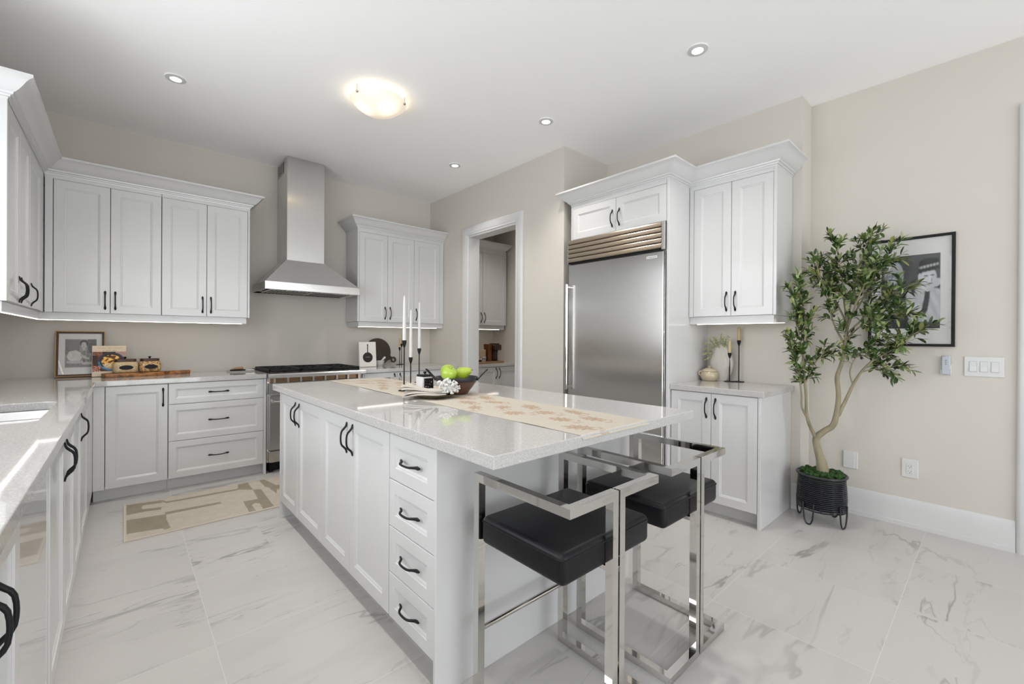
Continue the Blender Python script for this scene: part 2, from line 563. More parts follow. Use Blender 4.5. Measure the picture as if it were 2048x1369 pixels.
def nz(x, y, s=0.): return noise.noise(Vector((x, y, s)))

# ---------------------------------------------------------------- room shell
T = .12
def wall_with_holes(name, axis, p, a0, a1, z0, z1, holes, outward, mat='wall'):
    """axis 'x': plane x=p spanning y a0..a1; holes (b0,b1,c0,c1)"""
    bm = B()
    ys = sorted({a0, a1} | {h[0] for h in holes} | {h[1] for h in holes})
    zs = sorted({z0, z1} | {h[2] for h in holes} | {h[3] for h in holes})
    lo, hi = min(p, p + outward * T), max(p, p + outward * T)
    for i in range(len(ys) - 1):
        for j in range(len(zs) - 1):
            cy, cz = (ys[i] + ys[i + 1]) / 2, (zs[j] + zs[j + 1]) / 2
            if any(h[0] < cy < h[1] and h[2] < cz < h[3] for h in holes): continue
            if axis == 'x': box(bm, lo, hi, ys[i], ys[i + 1], zs[j], zs[j + 1])
            else: box(bm, ys[i], ys[i + 1], lo, hi, zs[j], zs[j + 1])
    bmesh.ops.remove_doubles(bm, verts=bm.verts[:], dist=1e-5)
    # drop the inner faces between neighbouring cells
    seen = {}
    for f in bm.faces:
        k = tuple(sorted(v.index for v in f.verts)); seen.setdefault(k, []).append(f)
    bm.verts.index_update()
    seen = {}
    for f in bm.faces: seen.setdefault(frozenset(v.index for v in f.verts), []).append(f)
    bmesh.ops.delete(bm, geom=[f for l in seen.values() if len(l) > 1 for f in l], context='FACES_ONLY')
    return struct(name, bm, mat)
PX1 = 4.165  # pantry end wall
bm = B(); box(bm, XL - T, 5.2, YR - T, YB + T, -.1, 0); struct('floor', bm, 'floor')
bm = B(); box(bm, XL - T, 5.2, YR - T, YB + T, ZC, ZC + .1); struct('ceiling', bm, 'ceiling')
bm = B(); box(bm, XL - T, PX1 + T, YB, YB + T, 0, ZC); struct('wall_back', bm, 'wall')
lh = [(c - wd / 2, c + wd / 2, z0, z1) for wl, c, wd, z0, z1, pw in WIN if wl == 'left']
rh = [(c - wd / 2, c + wd / 2, z0, z1) for wl, c, wd, z0, z1, pw in WIN if wl == 'rear']
wall_with_holes('wall_left', 'x', XL, YR - T, YB, 0, ZC, lh, -1)
wall_with_holes('wall_rear', 'y', YR, XL, XR + T, 0, ZC, rh, -1)
# wall between kitchen and pantry with its doorway
DY0, DY1, DZ = 3.355, 4.21, 2.468
T0 = T; T = .15
wall_with_holes('wall_pantry_side', 'x', XD, YN, YB, 0, ZC, [(DY0, DY1, 0, DZ)], 1)
T = T0
bm = B(); box(bm, XD + .15, PX1 + T, YN, YN + .12, 0, ZC); struct('wall_niche', bm, 'wall')
bm = B(); box(bm, XF, XF + .12, YJ, YN, 0, ZC); struct('wall_fridge', bm, 'wall')
bm = B(); box(bm, XF + .12, XR + T, YJ, YJ + .12, 0, ZC); struct('wall_jog', bm, 'wall')
RD0, RD1, RDZ = -1.09, -.19, 2.55
wall_with_holes('wall_right', 'x', XR, YR, YJ, 0, ZC, [(RD0, RD1, 0, RDZ)], 1)
bm = B(); box(bm, PX1, PX1 + T, YN + .12, YB, 0, ZC); struct('wall_pantry_end', bm, 'wall')

# windows: frame, mullions, sill and pane in each opening
for i, (wl, c, wd, z0, z1, pw) in enumerate(WIN):
    def fb(bm, a0, a1, d0, d1, b0, b1):
        if wl == 'left': box(bm, XL - d1, XL - d0, a0, a1, b0, b1, .003)
        else: box(bm, a0, a1, YR - d1, YR - d0, b0, b1, .003)
    a0, a1 = c - wd / 2, c + wd / 2
    e = bpy.data.objects.new('window_%d' % (i + 1), None); COL.objects.link(e); e['kind'] = 'structure'
    bm = B()
    for q in ((a0, a0 + .05, z0, z1), (a1 - .05, a1, z0, z1), (a0 + .05, a1 - .05, z0, z0 + .05), (a0 + .05, a1 - .05, z1 - .05, z1)):
        fb(bm, q[0], q[1], .03, .10, q[2], q[3])
    nv = max(1, round(wd / .8))
    for k in range(1, nv): fb(bm, a0 + wd * k / nv - .02, a0 + wd * k / nv + .02, .04, .09, z0 + .05, z1 - .05)
    for k in (1, 2):
        zz = z0 + (z1 - z0) * k / 3
        fb(bm, a0 + .05, a1 - .05, .05, .08, zz - .011, zz + .011)
    obj('window_frame', bm, 'trim', e)
    bm = B()
    for q in ((a0 - .09, a0, z0 - .09, z1 + .09), (a1, a1 + .09, z0 - .09, z1 + .09), (a0, a1, z1, z1 + .09), (a0, a1, z0 - .09, z0)):
        fb(bm, q[0], q[1], -.018, 0, q[2], q[3])
    obj('window_casing', bm, 'trim', e)
    bm = B(); fb(bm, a0 + .04, a1 - .04, .062, .068, z0 + .04, z1 - .04); obj('window_pane', bm, 'pane', e)

# casings
CAS = [(0, 0), (.105, 0), (.105, .012), (.098, .02), (.085, .024), (.03, .018), (.022, .012), (.012, .014), (.004, .012), (0, .006)]
def casing(name, X, sgn, y0, y1, zt, wd=.105):
    """architrave round an opening in plane x=X, protruding sgn"""
    bm = B()
    k = wd / .105
    prof = CAS
    pts = [(y0, 0., -1, 0), (y0, zt, -1, 1), (y1, zt, 1, 1), (y1, 0., 1, 0)]
    rings = []
    for y, z, dy, dz in pts:
        rings.append([(X + sgn * (d + .0005), y + dy * u * k, z + dz * u * k) for u, d in prof])
    ring_loft(bm, rings)
    return struct(name, bm, 'trim', smooth=35)
casing('trim_1', XD, -1, DY0, DY1, DZ)
casing('trim_2', XR, -1, RD0, RD1, RDZ)
bm = B()   # jamb lining of the pantry doorway
box(bm, XD - .001, XD + .151, DY0 - .0, DY0 + .018, 0, DZ); box(bm, XD - .001, XD + .151, DY1 - .018, DY1, 0, DZ); box(bm, XD - .001, XD + .151, DY0 + .018, DY1 - .018, DZ - .018, DZ)
struct('trim_3', bm, 'trim')
bm = B()
box(bm, XR - .001, XR + T, RD0, RD0 + .018, 0, RDZ); box(bm, XR - .001, XR + T, RD1 - .018, RD1, 0, RDZ); box(bm, XR - .001, XR + T, RD0 + .018, RD1 - .018, RDZ - .018, RDZ)
struct('trim_4', bm, 'trim')
e = bpy.data.objects.new('door_1', None); COL.objects.link(e); e['kind'] = 'structure'
bm = B(); box(bm, XR + .05, XR + .09, RD0 + .02, RD1 - .02, .008, RDZ - .02, .002)
for z0, z1 in ((.25, 1.05), (1.2, 2.3)): box(bm, XR + .044, XR + .052, RD0 + .16, RD1 - .16, z0, z1, .003)
obj('door_leaf', bm, 'outside', e)
bm = B(); tube(bm, [(XR + .05, RD0 + .09, 1.0), (XR + .0, RD0 + .09, 1.0)], .01); tube(bm, [(XR + .0, RD0 + .09, 1.0), (XR + .0, RD0 + .2, 1.0)], .009); obj('door_handle', bm, 'black', e)
# baseboards
BP = [(0, 0), (.020, 0), (.020, .028), (.014, .030), (.014, .135), (.011, .150), (.008, .178), (.004, .186), (0, .188)]
def baseboard(name, path):
    bm = B(); sweep(bm, path, BP); struct(name, bm, 'trim', smooth=35)
baseboard('baseboard_right', [(XF, 1.012), (XF, YJ), (XR, YJ), (XR, RD1 + .1065)])
baseboard('baseboard_right_rear', [(XR, RD0 - .1065), (XR, YR), (XL, YR), (XL, .72)])
baseboard('baseboard_pantry_side', [(XD, DY0 - .1065), (XD, YN)])

# ---------------------------------------------------------------- cabinetry
def fmap(facing, p):
    if facing == 'S': return lambda u, d, z: Vector((u, p - d, z))
    if facing == 'W': return lambda u, d, z: Vector((p - d, u, z))
    return lambda u, d, z: Vector((p + d, u, z))
def mbox(bm, f, u0, u1, d0, d1, z0, z1, bev=0.):
    a, b = f(u0, d0, z0), f(u1, d1, z1)
    box(bm, min(a.x, b.x), max(a.x, b.x), min(a.y, b.y), max(a.y, b.y), z0, z1, bev)
def door_bm(f, u0, u1, z0, z1, stile=.058, th=.02):
    g = .0016
    u0, u1, z0, z1 = u0 + g, u1 - g, z0 + g, z1 - g
    bm = B()
    def rect(i, d): return [f(u0 + i, d, z0 + i), f(u1 - i, d, z0 + i), f(u1 - i, d, z1 - i), f(u0 + i, d, z1 - i)]
    s = min(stile, (z1 - z0) * .27, (u1 - u0) * .3)
    rings = [rect(0, -th), rect(0, -.002), rect(.002, 0), rect(s, 0), rect(s + .003, -.004), rect(s + .007, -.0045),
             rect(s + .014, -.009)]
    vr = ring_loft(bm, rings, True, True)
    return bm
# bow pull handle, shared mesh: length along local z, outwards along local y
def handle_mesh():
    bm = B()
    P = [(-.0755, .0025, .0030, .0022), (-.070, .0035, .0062, .0030), (-.062, .0045, .0080, .0036), (-.054, .0075, .0064, .0048), (-.046, .0145, .0052, .0050),
         (-.037, .0235, .0046, .0048), (-.027, .0285, .0043, .0043), (-.013, .0305, .0042, .0042), (0, .031, .0042, .0042)]
    P = P + [(-s, d, a, b) for s, d, a, b in P[-2::-1]]
    tube(bm, [(0, d, s) for s, d, a, b in P], 0, 10, True, [(a, b) for s, d, a, b in P], up=(1, 0, 0))
    bmesh.ops.recalc_face_normals(bm, faces=bm.faces[:])
    me = bpy.data.meshes.new('handle'); bm.to_mesh(me); bm.free()
    me.materials.append(M['black'])
    me.polygons.foreach_set('use_smooth', [True] * len(me.polygons))
    return me
HM = handle_mesh()
def handle(parent, f, u, z, horiz=False):
    o = bpy.data.objects.new('handle', HM); COL.objects.link(o); o.parent = parent
    o.location = f(u, 0, z) - wloc(parent)
    out = (f(u, 1, z) - f(u, 0, z)).normalized()
    along = (f(u + 1, 0, z) - f(u, 0, z)).normalized() if horiz else Vector((0, 0, 1))
    x = out.cross(along)
    o.rotation_euler = Matrix((x, out, along)).transposed().to_euler()
    return o
def cabinet(name, label, facing, p, u0, u1, z0, z1, depth, doors=(), drawers=(), toe=0., top=True, cat='cabinet', ends=(0, 0), fillers=(), stile=.058, group=None):
    """carcass behind door fronts at plane p. doors: (ua, ub, za, zb, handle_u or None, handle_z); drawers: (ua, ub, za, zb)
    ends: (left, right) thickness of full height side panels; fillers: (ua, ub)"""
    f = fmap(facing, p)
    r = thing(name, label, cat, f((u0 + u1) / 2, -depth / 2, z0 if z0 > .2 else 0), group)
    bm = B()
    t = .018
    c0, c1 = u0 + ends[0], u1 - ends[1]
    zb = z0 + toe
    mbox(bm, f, c0 + .0005, c0 + t, -depth, -.0215, zb, z1); mbox(bm, f, c1 - t, c1 - .0005, -depth, -.0215, zb, z1)
    mbox(bm, f, c0 + t, c1 - t, -depth, -.0215, zb, zb + t)
    mbox(bm, f, c0 + t, c1 - t, -depth, -depth + .006, zb + t, z1)
    if top: mbox(bm, f, c0 + t, c1 - t, -depth + .006, -.0215, z1 - t, z1)
    else: mbox(bm, f, c0 + t, c1 - t, -.10, -.0215, z1 - t, z1)
    obj('carcass', bm, 'cab', r)
    if toe:
        bm = B(); mbox(bm, f, c0, c1, -.105, -.088, z0, zb); obj('toe_kick', bm, 'cab', r)
    for k in (0, 1):
        if ends[k]:
            bm = B()
            a, b = (u0, u0 + ends[0]) if k == 0 else (u1 - ends[1], u1)
            mbox(bm, f, a, b, -depth, 0, z0, z1, .0015); obj('end_panel', bm, 'cab', r)
    for a, b in fillers:
        bm = B(); mbox(bm, f, a, b, -.0215, -.0005, zb, z1, .001); obj('filler_strip', bm, 'cab', r)
    for ua, ub, za, zb_, hu, hz in doors:
        d = obj('door', door_bm(f, ua, ub, za, zb_, stile), 'cab', r)
        if hu is not None: handle(d, f, hu, hz)
    for ua, ub, za, zb_ in drawers:
        d = obj('drawer', door_bm(f, ua, ub, za, zb_, .05), 'cab', r)
        handle(d, f, (ua + ub) / 2, (za + zb_) / 2, True)
    return r

UT = .872  # underside of worktop
# --- left base run (doors face +x at x=-.17)
LF = -.172
def Lcab(name, label, y0, y1, doors, **kw):
    return cabinet(name, label, 'E', LF, y0, y1, 0, UT, LF - XL - .003, doors=doors, toe=.10, **kw)
HZ = .765
Lcab('base_cabinet', 'white base cabinet nearest the camera under the left worktop, two panelled doors', .78, 1.452,
     [(.80, 1.126, .10, .87, 1.096, HZ), (1.126, 1.452, .10, .87, 1.158, HZ)], ends=(.02, 0))
r = thing('dishwasher', 'flat glossy grey-white dishwasher front between the left base cabinets', 'dishwasher', (LF - .3, 1.71, 0))
bm = B(); f = fmap('E', LF); mbox(bm, f, 1.458, 1.968, -.55, -.03, .10, UT - .004); obj('body', bm, 'steel2', r)
bm = B(); mbox(bm, f, 1.456, 1.97, -.028, -.004, .10, UT - .004, .003); obj('door', bm, 'gloss', r)
bm = B(); mbox(bm, f, 1.458, 1.968, -.105, -.088, 0, .098); obj('toe_kick', bm, 'cab', r)
Lcab('sink_cabinet', 'white three-door base cabinet under the steel sink', 1.975, 3.30,
     [(1.975, 2.427, .10, .87, 2.392, HZ), (2.427, 2.88, .10, .87, 2.468, HZ), (2.882, 3.30, .10, .87, 3.245, HZ)], top=False)
cabinet('corner_cabinet', 'white corner cabinet with a plain panelled blank front left of the range run', 'E', LF, 3.302, 5.07, 0, UT, LF - XL - .003,
        doors=[(3.302, 3.86, .10, .87, None, 0)], toe=.10, fillers=((3.862, 4.428),))
# --- back base run (doors face -y at y=4.43)
BF = 4.43
cabinet('base_cabinet', 'white single-door base cabinet in the left corner beside the drawer stack', 'S', BF, -.1715, .263, 0, UT, YB - BF - .003,
        doors=[(-.106, .263, .10, .87, .232, HZ)], toe=.10, fillers=((-.1715, -.108),))
cabinet('drawer_cabinet', 'white three-drawer base cabinet left of the range', 'S', BF, .265, .966, 0, UT, YB - BF - .003,
        drawers=[(.265, .944, .70, .87), (.265, .944, .401, .70), (.265, .944, .10, .401)], toe=.10, ends=(0, .022))
cabinet('base_cabinet', 'white two-door base cabinet right of the range, half hidden behind the island', 'S', BF, 1.862, 3.055, 0, UT, YB - BF - .003,
        doors=[(1.884, 2.258, .10, .87, 2.225, HZ + .02), (2.258, 2.634, .10, .87, 2.292, HZ + .02), (2.634, 3.0, .10, .87, 2.97, HZ + .02)], toe=.10, ends=(.022, 0), fillers=((3.001, 3.054),))
# --- right base cabinet (faces -x at x=3.10)
RF = 3.10
cabinet('base_cabinet', 'white two-door base cabinet right of the fridge under the short worktop', 'W', RF, 1.02, 1.648, 0, UT, XF - RF - .003,
        doors=[(1.345, 1.646, .10, .87, 1.377, HZ), (1.042, 1.345, .10, .87, 1.313, HZ)], toe=.10, ends=(.02, 0))
# --- pantry base
cabinet('pantry_cabinet', 'white two-door base cabinet seen through the pantry doorway', 'S', BF, 3.215, 4.162, 0, UT, YB - BF - .003,
        doors=[(3.25, 3.711, .10, .87, 3.683, HZ + .02), (3.711, 4.13, .10, .87, 3.739, HZ + .02)], toe=.10, fillers=((3.216, 3.249), (4.131, 4.161)))

# --- upper cabinets
UB, UD = 1.43, 2.437   # door bottom and top
UTOP = 2.50
UF = 4.74
def Ucab(name, label, facing, p, u0, u1, depth, doors, **kw):
    r = cabinet(name, label, facing, p, u0, u1, UB, UTOP, depth, doors=doors, **kw)
    f = fmap(facing, p)
    en = kw.get('ends', (0, 0))
    bm = B(); mbox(bm, f, u0 + en[0] + .0005, u1 - en[1] - .0005, -.0215, -.001, UD, UTOP); obj('frieze_rail', bm, 'cab', r)
    return r
HU = 1.535
Ucab('upper_cabinet', 'white two-door wall cabinet on the sink wall with its bright end toward the camera', 'E', -.45, 3.385, 4.105, -.45 - XL - .003,
     [(3.405, 3.755, UB, UD, 3.722, HU - .02), (3.755, 4.105, UB, UD, 3.788, HU - .02)], ends=(.02, 0))
Ucab('upper_cabinet', 'white single-door wall cabinet in the corner of the sink wall', 'E', -.45, 4.107, 5.07, -.45 - XL - .003,
     [(4.107, 4.60, UB, UD, 4.15, HU - .02)], fillers=((4.602, 4.735),))
Ucab('upper_cabinet', 'left one of two white two-door wall cabinets beside the hood, next to the corner', 'S', UF, -.448, .234, YB - UF - .003,
     [(-.402, -.085, UB, UD, -.115, HU), (-.085, .234, UB, UD, -.055, HU)], fillers=((-.446, -.404),))
Ucab('upper_cabinet', 'white two-door wall cabinet immediately left of the range hood', 'S', UF, .236, .888, YB - UF - .003,
     [(.236, .552, UB, UD, .521, HU), (.552, .87, UB, UD, .583, HU)], ends=(0, .017))
Ucab('upper_cabinet', 'white three-door wall cabinet right of the range hood', 'S', UF, 1.931, 3.056, YB - UF - .003,
     [(1.952, 2.290, UB, UD, 2.258, HU), (2.290, 2.634, UB, UD, 2.321, HU), (2.634, 2.998, UB, UD, 2.663, HU)], ends=(.02, 0), fillers=((2.999, 3.055),))
Ucab('pantry_upper_cabinet', 'grey-white wall cabinet seen through the pantry doorway', 'S', UF, 3.215, 4.123, YB - UF - .003,
     [(3.24, 3.693, UB, UD, 3.663, HU), (3.693, 4.10, UB, UD, 3.723, HU)], ends=(0, .02), fillers=((3.216, 3.239),))
UFR = 3.38
Ucab('upper_cabinet', 'white two-door wall cabinet above the short worktop right of the fridge', 'W', UFR, 1.022, 1.647, XF - UFR - .003,
     [(1.325, 1.612, UB, UD, 1.357, HU + .005), (1.042, 1.325, UB, UD, 1.293, HU + .005)], ends=(.02, 0), fillers=((1.613, 1.646),))
FF = 3.06
r = cabinet('over_fridge_cabinet', 'short white two-door cabinet above the steel fridge', 'W', FF, 1.672, 2.612, 2.15, UTOP, XF - FF - .003,
            doors=[(2.127, 2.595, 2.152, UD, 2.162, 2.268), (1.672, 2.127, 2.152, UD, 2.092, 2.268)], fillers=((2.596, 2.612),))
bm = B(); mbox(bm, fmap('W', FF), 1.672, 2.612, -.0215, -.001, UD, UTOP); obj('frieze_rail', bm, 'cab', r)
bm = B(); box(bm, FF, XF - .002, 1.650, 1.670, 0, UTOP, .0015)
tag(obj('fridge_surround', bm, 'cab'), 'tall white panel standing on the right side of the fridge', 'panel')

# crown mouldings
CP = [(.0004, 0), (.0012, 0), (.003, .012), (.010, .014), (.012, .022), (.022, .026), (.024, .036), (.032, .040), (.044, .050), (.058, .066), (.074, .088), (.084, .098),
      (.096, .104), (.100, .106), (.100, .120), (.0004, .120)]
def crown(label, path, z0=2.463):
    bm = B(); sweep(bm, path, CP, z0)
    tag(obj('crown_molding', bm, 'cab', smooth=28), label, 'moulding')
crown('white crown moulding running round the corner over the left wall cabinets', [(XL + .002, 3.385), (-.45, 3.385), (-.45, UF), (.888, UF), (.888, YB - .002)])
crown('white crown moulding on the three-door cabinet right of the hood', [(1.931, YB - .002), (1.931, UF), (3.058, UF)])
crown('white crown moulding stepping from the fridge cabinet to the wall cabinet at right', [(3.25, 2.615), (FF, 2.615), (FF, 1.650), (UFR, 1.650), (UFR, 1.022), (XF - .002, 1.022)], 2.467)
crown('white crown moulding on the wall cabinet inside the pantry', [(3.213, UF), (4.063, UF), (4.063, YB - .002)])

# light rails with led strips
def light_rail(label, path, inset, strips, lights=None):
    r = thing('light_rail', label, 'light rail', (path[0][0], path[0][1], 1.375))
    bm = B(); sweep(bm, path, [(-inset - .018, 0), (-inset, 0), (-inset, .055), (-inset - .018, .055)], 1.374); obj('rail', bm, 'cab', r)
    bm = B()
    for x0, x1, y0, y1 in strips: box(bm, (x0 + x1) / 2 - .005 if x1 - x0 < .05 else x0, (x0 + x1) / 2 + .005 if x1 - x0 < .05 else x1, (y0 + y1) / 2 - .005 if y1 - y0 < .05 else y0, (y0 + y1) / 2 + .005 if y1 - y0 < .05 else y1, 1.3712, 1.3736)
    obj('led_strip', bm, 'led', r)
light_rail('white light rail with glowing strip under the left wall cabinets', [(XL + .003, 3.385), (-.45, 3.385), (-.45, UF), (.885, UF), (.885, YB - .003)], .02,
           [(-.488, -.470, 3.44, 4.70), (-.488, .83, 4.780, 4.798)], [(-.5, 4.1, .03, 1.2, 2.2), (.2, 4.82, 1.3, .03, 2.4)])
light_rail('white light rail with glowing strip under the three-door cabinet by the hood', [(1.931, YB - .003), (1.931, UF), (3.056, UF)], .02,
           [(1.96, 2.98, 4.780, 4.798)], [(2.45, 4.82, 1.0, .03, 1.9)])
light_rail('white light rail with glowing strip under the cabinet right of the fridge', [(UFR, 1.648), (UFR, 1.022), (XF - .003, 1.022)], .02,
           [(3.420, 3.438, .985, 1.60)], [(3.45, 1.33, .03, .55, 1.2)])
light_rail('white light rail with glowing strip inside the pantry', [(3.216, UF), (4.123, UF), (4.123, YB - .003)], .02,
           [(3.25, 4.03, 4.780, 4.798)], [(3.65, 4.82, .8, .03, 1.7)])

# --- worktops
def slab(name, label, outer, hole, z1, th, bev=.003):
    bm = B()
    def loop(pts):
        vs = [bm.verts.new((x, y, z1)) for x, y in pts]
        return [bm.edges.new((vs[i], vs[(i + 1) % len(vs)])) for i in range(len(vs))]
    es = loop(outer) + (loop(hole) if hole else [])
    bmesh.ops.triangle_fill(bm, use_beauty=True, use_dissolve=False, edges=es)
    bmesh.ops.recalc_face_normals(bm, faces=bm.faces[:])
    if bm.faces[0].normal.z < 0: bmesh.ops.reverse_faces(bm, faces=bm.faces[:])
    r = bmesh.ops.extrude_face_region(bm, geom=bm.faces[:])
    for v in r['geom']:
        if isinstance(v, bmesh.types.BMVert): v.co.z -= th
    bmesh.ops.recalc_face_normals(bm, faces=bm.faces[:])
    ed = [e for e in bm.edges if len(e.link_faces) == 2 and e.calc_face_angle() > .9]
    bmesh.ops.bevel(bm, geom=ed, offset=bev, segments=2, profile=.5, affect='EDGES')
    return tag(obj(name, bm, 'quartz'), label, 'worktop')
def rrect(x0, x1, y0, y1, r, n=5):
    out = []
    for cx, cy, a in ((x1 - r, y1 - r, 0), (x0 + r, y1 - r, 1), (x0 + r, y0 + r, 2), (x1 - r, y0 + r, 3)):
        for k in range(n + 1):
            t = (a + k / n) * PI / 2
            out.append((cx + r * math.cos(t), cy + r * math.sin(t)))
    return out
CE = -.157
SK = (-.665, -.256, 2.515, 3.23)
slab('countertop', 'L-shaped white quartz worktop running from the sink to the range', [(XL + .001, .76), (CE, .76), (CE, 4.4175), (.966, 4.4175), (.966, YB - .001), (XL + .001, YB - .001)],
     rrect(SK[0], SK[1], SK[2], SK[3], .05), CT, .04)
slab('countertop', 'white quartz worktop right of the range holding candles and cutting board', [(1.860, 4.4175), (3.058, 4.4175), (3.058, YB - .001), (1.860, YB - .001)], None, CT, .04)
slab('countertop', 'short white quartz worktop right of the fridge holding vase and pot', [(3.086, 1.0), (XF - .001, 1.0), (XF - .001, 1.649), (3.086, 1.649)], None, CT, .04)
slab('countertop', 'white quartz worktop inside the pantry', [(3.212, 4.4175), (PX1 - .001, 4.4175), (PX1 - .001, YB - .001), (3.212, YB - .001)], None, CT, .04)
IX0, IX1, IY0, IY1 = .79, 2.02, .959, 3.446
slab('island_countertop', 'thick white quartz island top under the floral runner', [(IX0, IY0), (IX1, IY0), (IX1, IY1), (IX0, IY1)], None, CT, .041)

# --- sink (two bowls), hung under the worktop
r = thing('sink', 'double-bowl stainless steel sink set in the left worktop', 'sink', (-.46, 2.87, CT - .25))
bm = B()
x0, x1, y0, y1 = SK[0] - .006, SK[1] + .006, SK[2] - .006, SK[3] + .006
ym = y0 + .40
zt = CT - .0415
def bowl(bm, a0, a1, b0, b1, dep):
    rings = []
    for ins, z in ((-.012, zt), (0, zt), (.004, zt - .01), (.012, zt - dep + .02), (.03, zt - dep)):
        rings.append([(x, y, z) for x, y in rrect(a0 + ins, a1 - ins, b0 + ins, b1 - ins, max(.012, .05 - ins * .5))])
    vr = ring_loft(bm, rings, True, False)
    bm.faces.new(vr[-1])
bowl(bm, x0, x1, y0, ym - .012, .20); bowl(bm, x0, x1, ym + .012, y1, .17)
obj('bowl', bm, 'steel2', r, smooth=50)
for yy, dep in ((y0 + .2, .20), (ym + .17, .17)):
    bm = B(); lathe(bm, [(0, 0), (.045, 0), (.05, .002), (.03, .003), (0, .001)], 24, ((x0 + x1) / 2, yy, zt - dep + .0005)); obj('drain', bm, 'chrome', r, smooth=40)

# --- island
IF = .81
IB0, IB1 = 1.285, 3.31
cabinet('island_cabinet', 'far white two-door cabinet of the island, near the range', 'W', IF, 2.468, 3.292, 0, UT, .58,
        doors=[(2.913, 3.29, .115, .865, 2.952, HZ), (2.468, 2.913, .115, .865, 2.876, HZ)], toe=.113)
cabinet('island_cabinet', 'middle white two-door cabinet of the island next to the drawers', 'W', IF, 1.655, 2.466, 0, UT, .58,
        doors=[(2.068, 2.466, .115, .865, 2.106, HZ), (1.655, 2.068, .115, .865, 2.034, HZ)], toe=.113)
cabinet('drawer_cabinet', 'white stack of four narrow drawers at the stool end of the island', 'W', IF, 1.303, 1.653, 0, UT, .58,
        drawers=[(1.304, 1.653, .679, .865), (1.304, 1.653, .487, .679), (1.304, 1.653, .299, .487), (1.304, 1.653, .115, .299)], toe=.113)
bm = B(); box(bm, IF - .006, 1.985, IB0, IB0 + .016, 0, UT, .0015); box(bm, 1.969, 1.985, IB0 + .017, IB1, 0, UT, .0015); box(bm, IF - .004, 1.968, IB1 - .016, IB1, 0, UT, .0015)
tag(obj('island_surround', bm, 'cab'), 'plain white panelling closing the stool end and back of the island', 'panel')

# ---------------------------------------------------------------- range
r = thing('range_cooker', 'stainless steel gas range between drawer cabinet and right worktop', 'range', (1.41, 4.7, 0))
RX0, RX1 = .972, 1.854
bm = B()
box(bm, RX0, RX1, 4.44, 5.06, .10, .895)
obj('body', bm, 'steel2', r)
bm = B()
prof = [(4.335, .878), (4.330, .885), (4.330, .908), (4.336, .916), (4.35, .918), (5.07, .918), (5.07, .899), (4.40, .899), (4.37, .878)]
prism(bm, prof, lambda a, b, d: Vector((d, a, b)), RX0 - .002, RX1 + .002)
obj('cooktop', bm, 'steel2', r)
bm = B(); box(bm, RX0 + .02, RX1 - .02, 4.405, 4.44, .835, .878); obj('vent_slot', bm, 'brown_reflection', r)
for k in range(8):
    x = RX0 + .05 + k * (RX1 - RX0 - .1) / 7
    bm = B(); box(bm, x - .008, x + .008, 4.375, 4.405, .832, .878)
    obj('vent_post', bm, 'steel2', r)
bm = B(); box(bm, RX0 + .004, RX1 - .004, 4.375, 4.44, .735, .833, .004); obj('control_panel', bm, 'steel2', r)
for k in range(6):
    x = RX0 + .085 + k * (RX1 - RX0 - .17) / 5
    bm = B(); tube(bm, [(x, 4.374, .79), (x, 4.36, .79), (x, 4.345, .79), (x, 4.325, .79)], [.028, .027, .022, .020], 20); obj('knob', bm, 'black', r, smooth=40)
d = None
bm = B(); box(bm, RX0 + .012, RX1 - .012, 4.385, 4.435, .215, .715, .005); d = obj('oven_door', bm, 'steel2', r)
bm = B(); box(bm, RX0 + .16, RX1 - .16, 4.381, 4.386, .33, .60, .002); obj('oven_window', bm, 'rubber', d)
bm = B(); tube(bm, [(RX0 + .03, 4.33, .665), (RX1 - .03, 4.33, .665)], .013, 14)
for x in (RX0 + .05, RX1 - .05): box(bm, x - .02, x + .02, 4.33, 4.386, .65, .68, .004)
obj('oven_handle', bm, 'chrome', d, smooth=40)
bm = B(); box(bm, RX0 + .012, RX1 - .012, 4.39, 4.435, .105, .205, .004); obj('kick_panel', bm, 'steel2', r)
for x in (RX0 + .04, RX1 - .04):
    for y in (4.47, 5.0):
        bm = B(); lathe(bm, [(0, 0), (.018, 0), (.018, .02), (.012, .022), (.012, .10), (0, .10)], 14, (x, y, 0)); obj('leg', bm, 'black', r, smooth=40)
bm = B(); box(bm, RX0 + .03, RX1 - .03, 4.52, 4.54, .0, .10); obj('toe_plate', bm, 'rubber', r)
bm = B(); box(bm, RX0, RX1, 5.03, 5.07, .918, .932, .003); obj('backguard', bm, 'steel2', r)
bm = B(); box(bm, RX0 + .015, RX1 - .015, 4.44, 5.02, .9185, .921); obj('burner_tray', bm, 'rubber', r)
gw = (RX1 - RX0 - .03) / 3
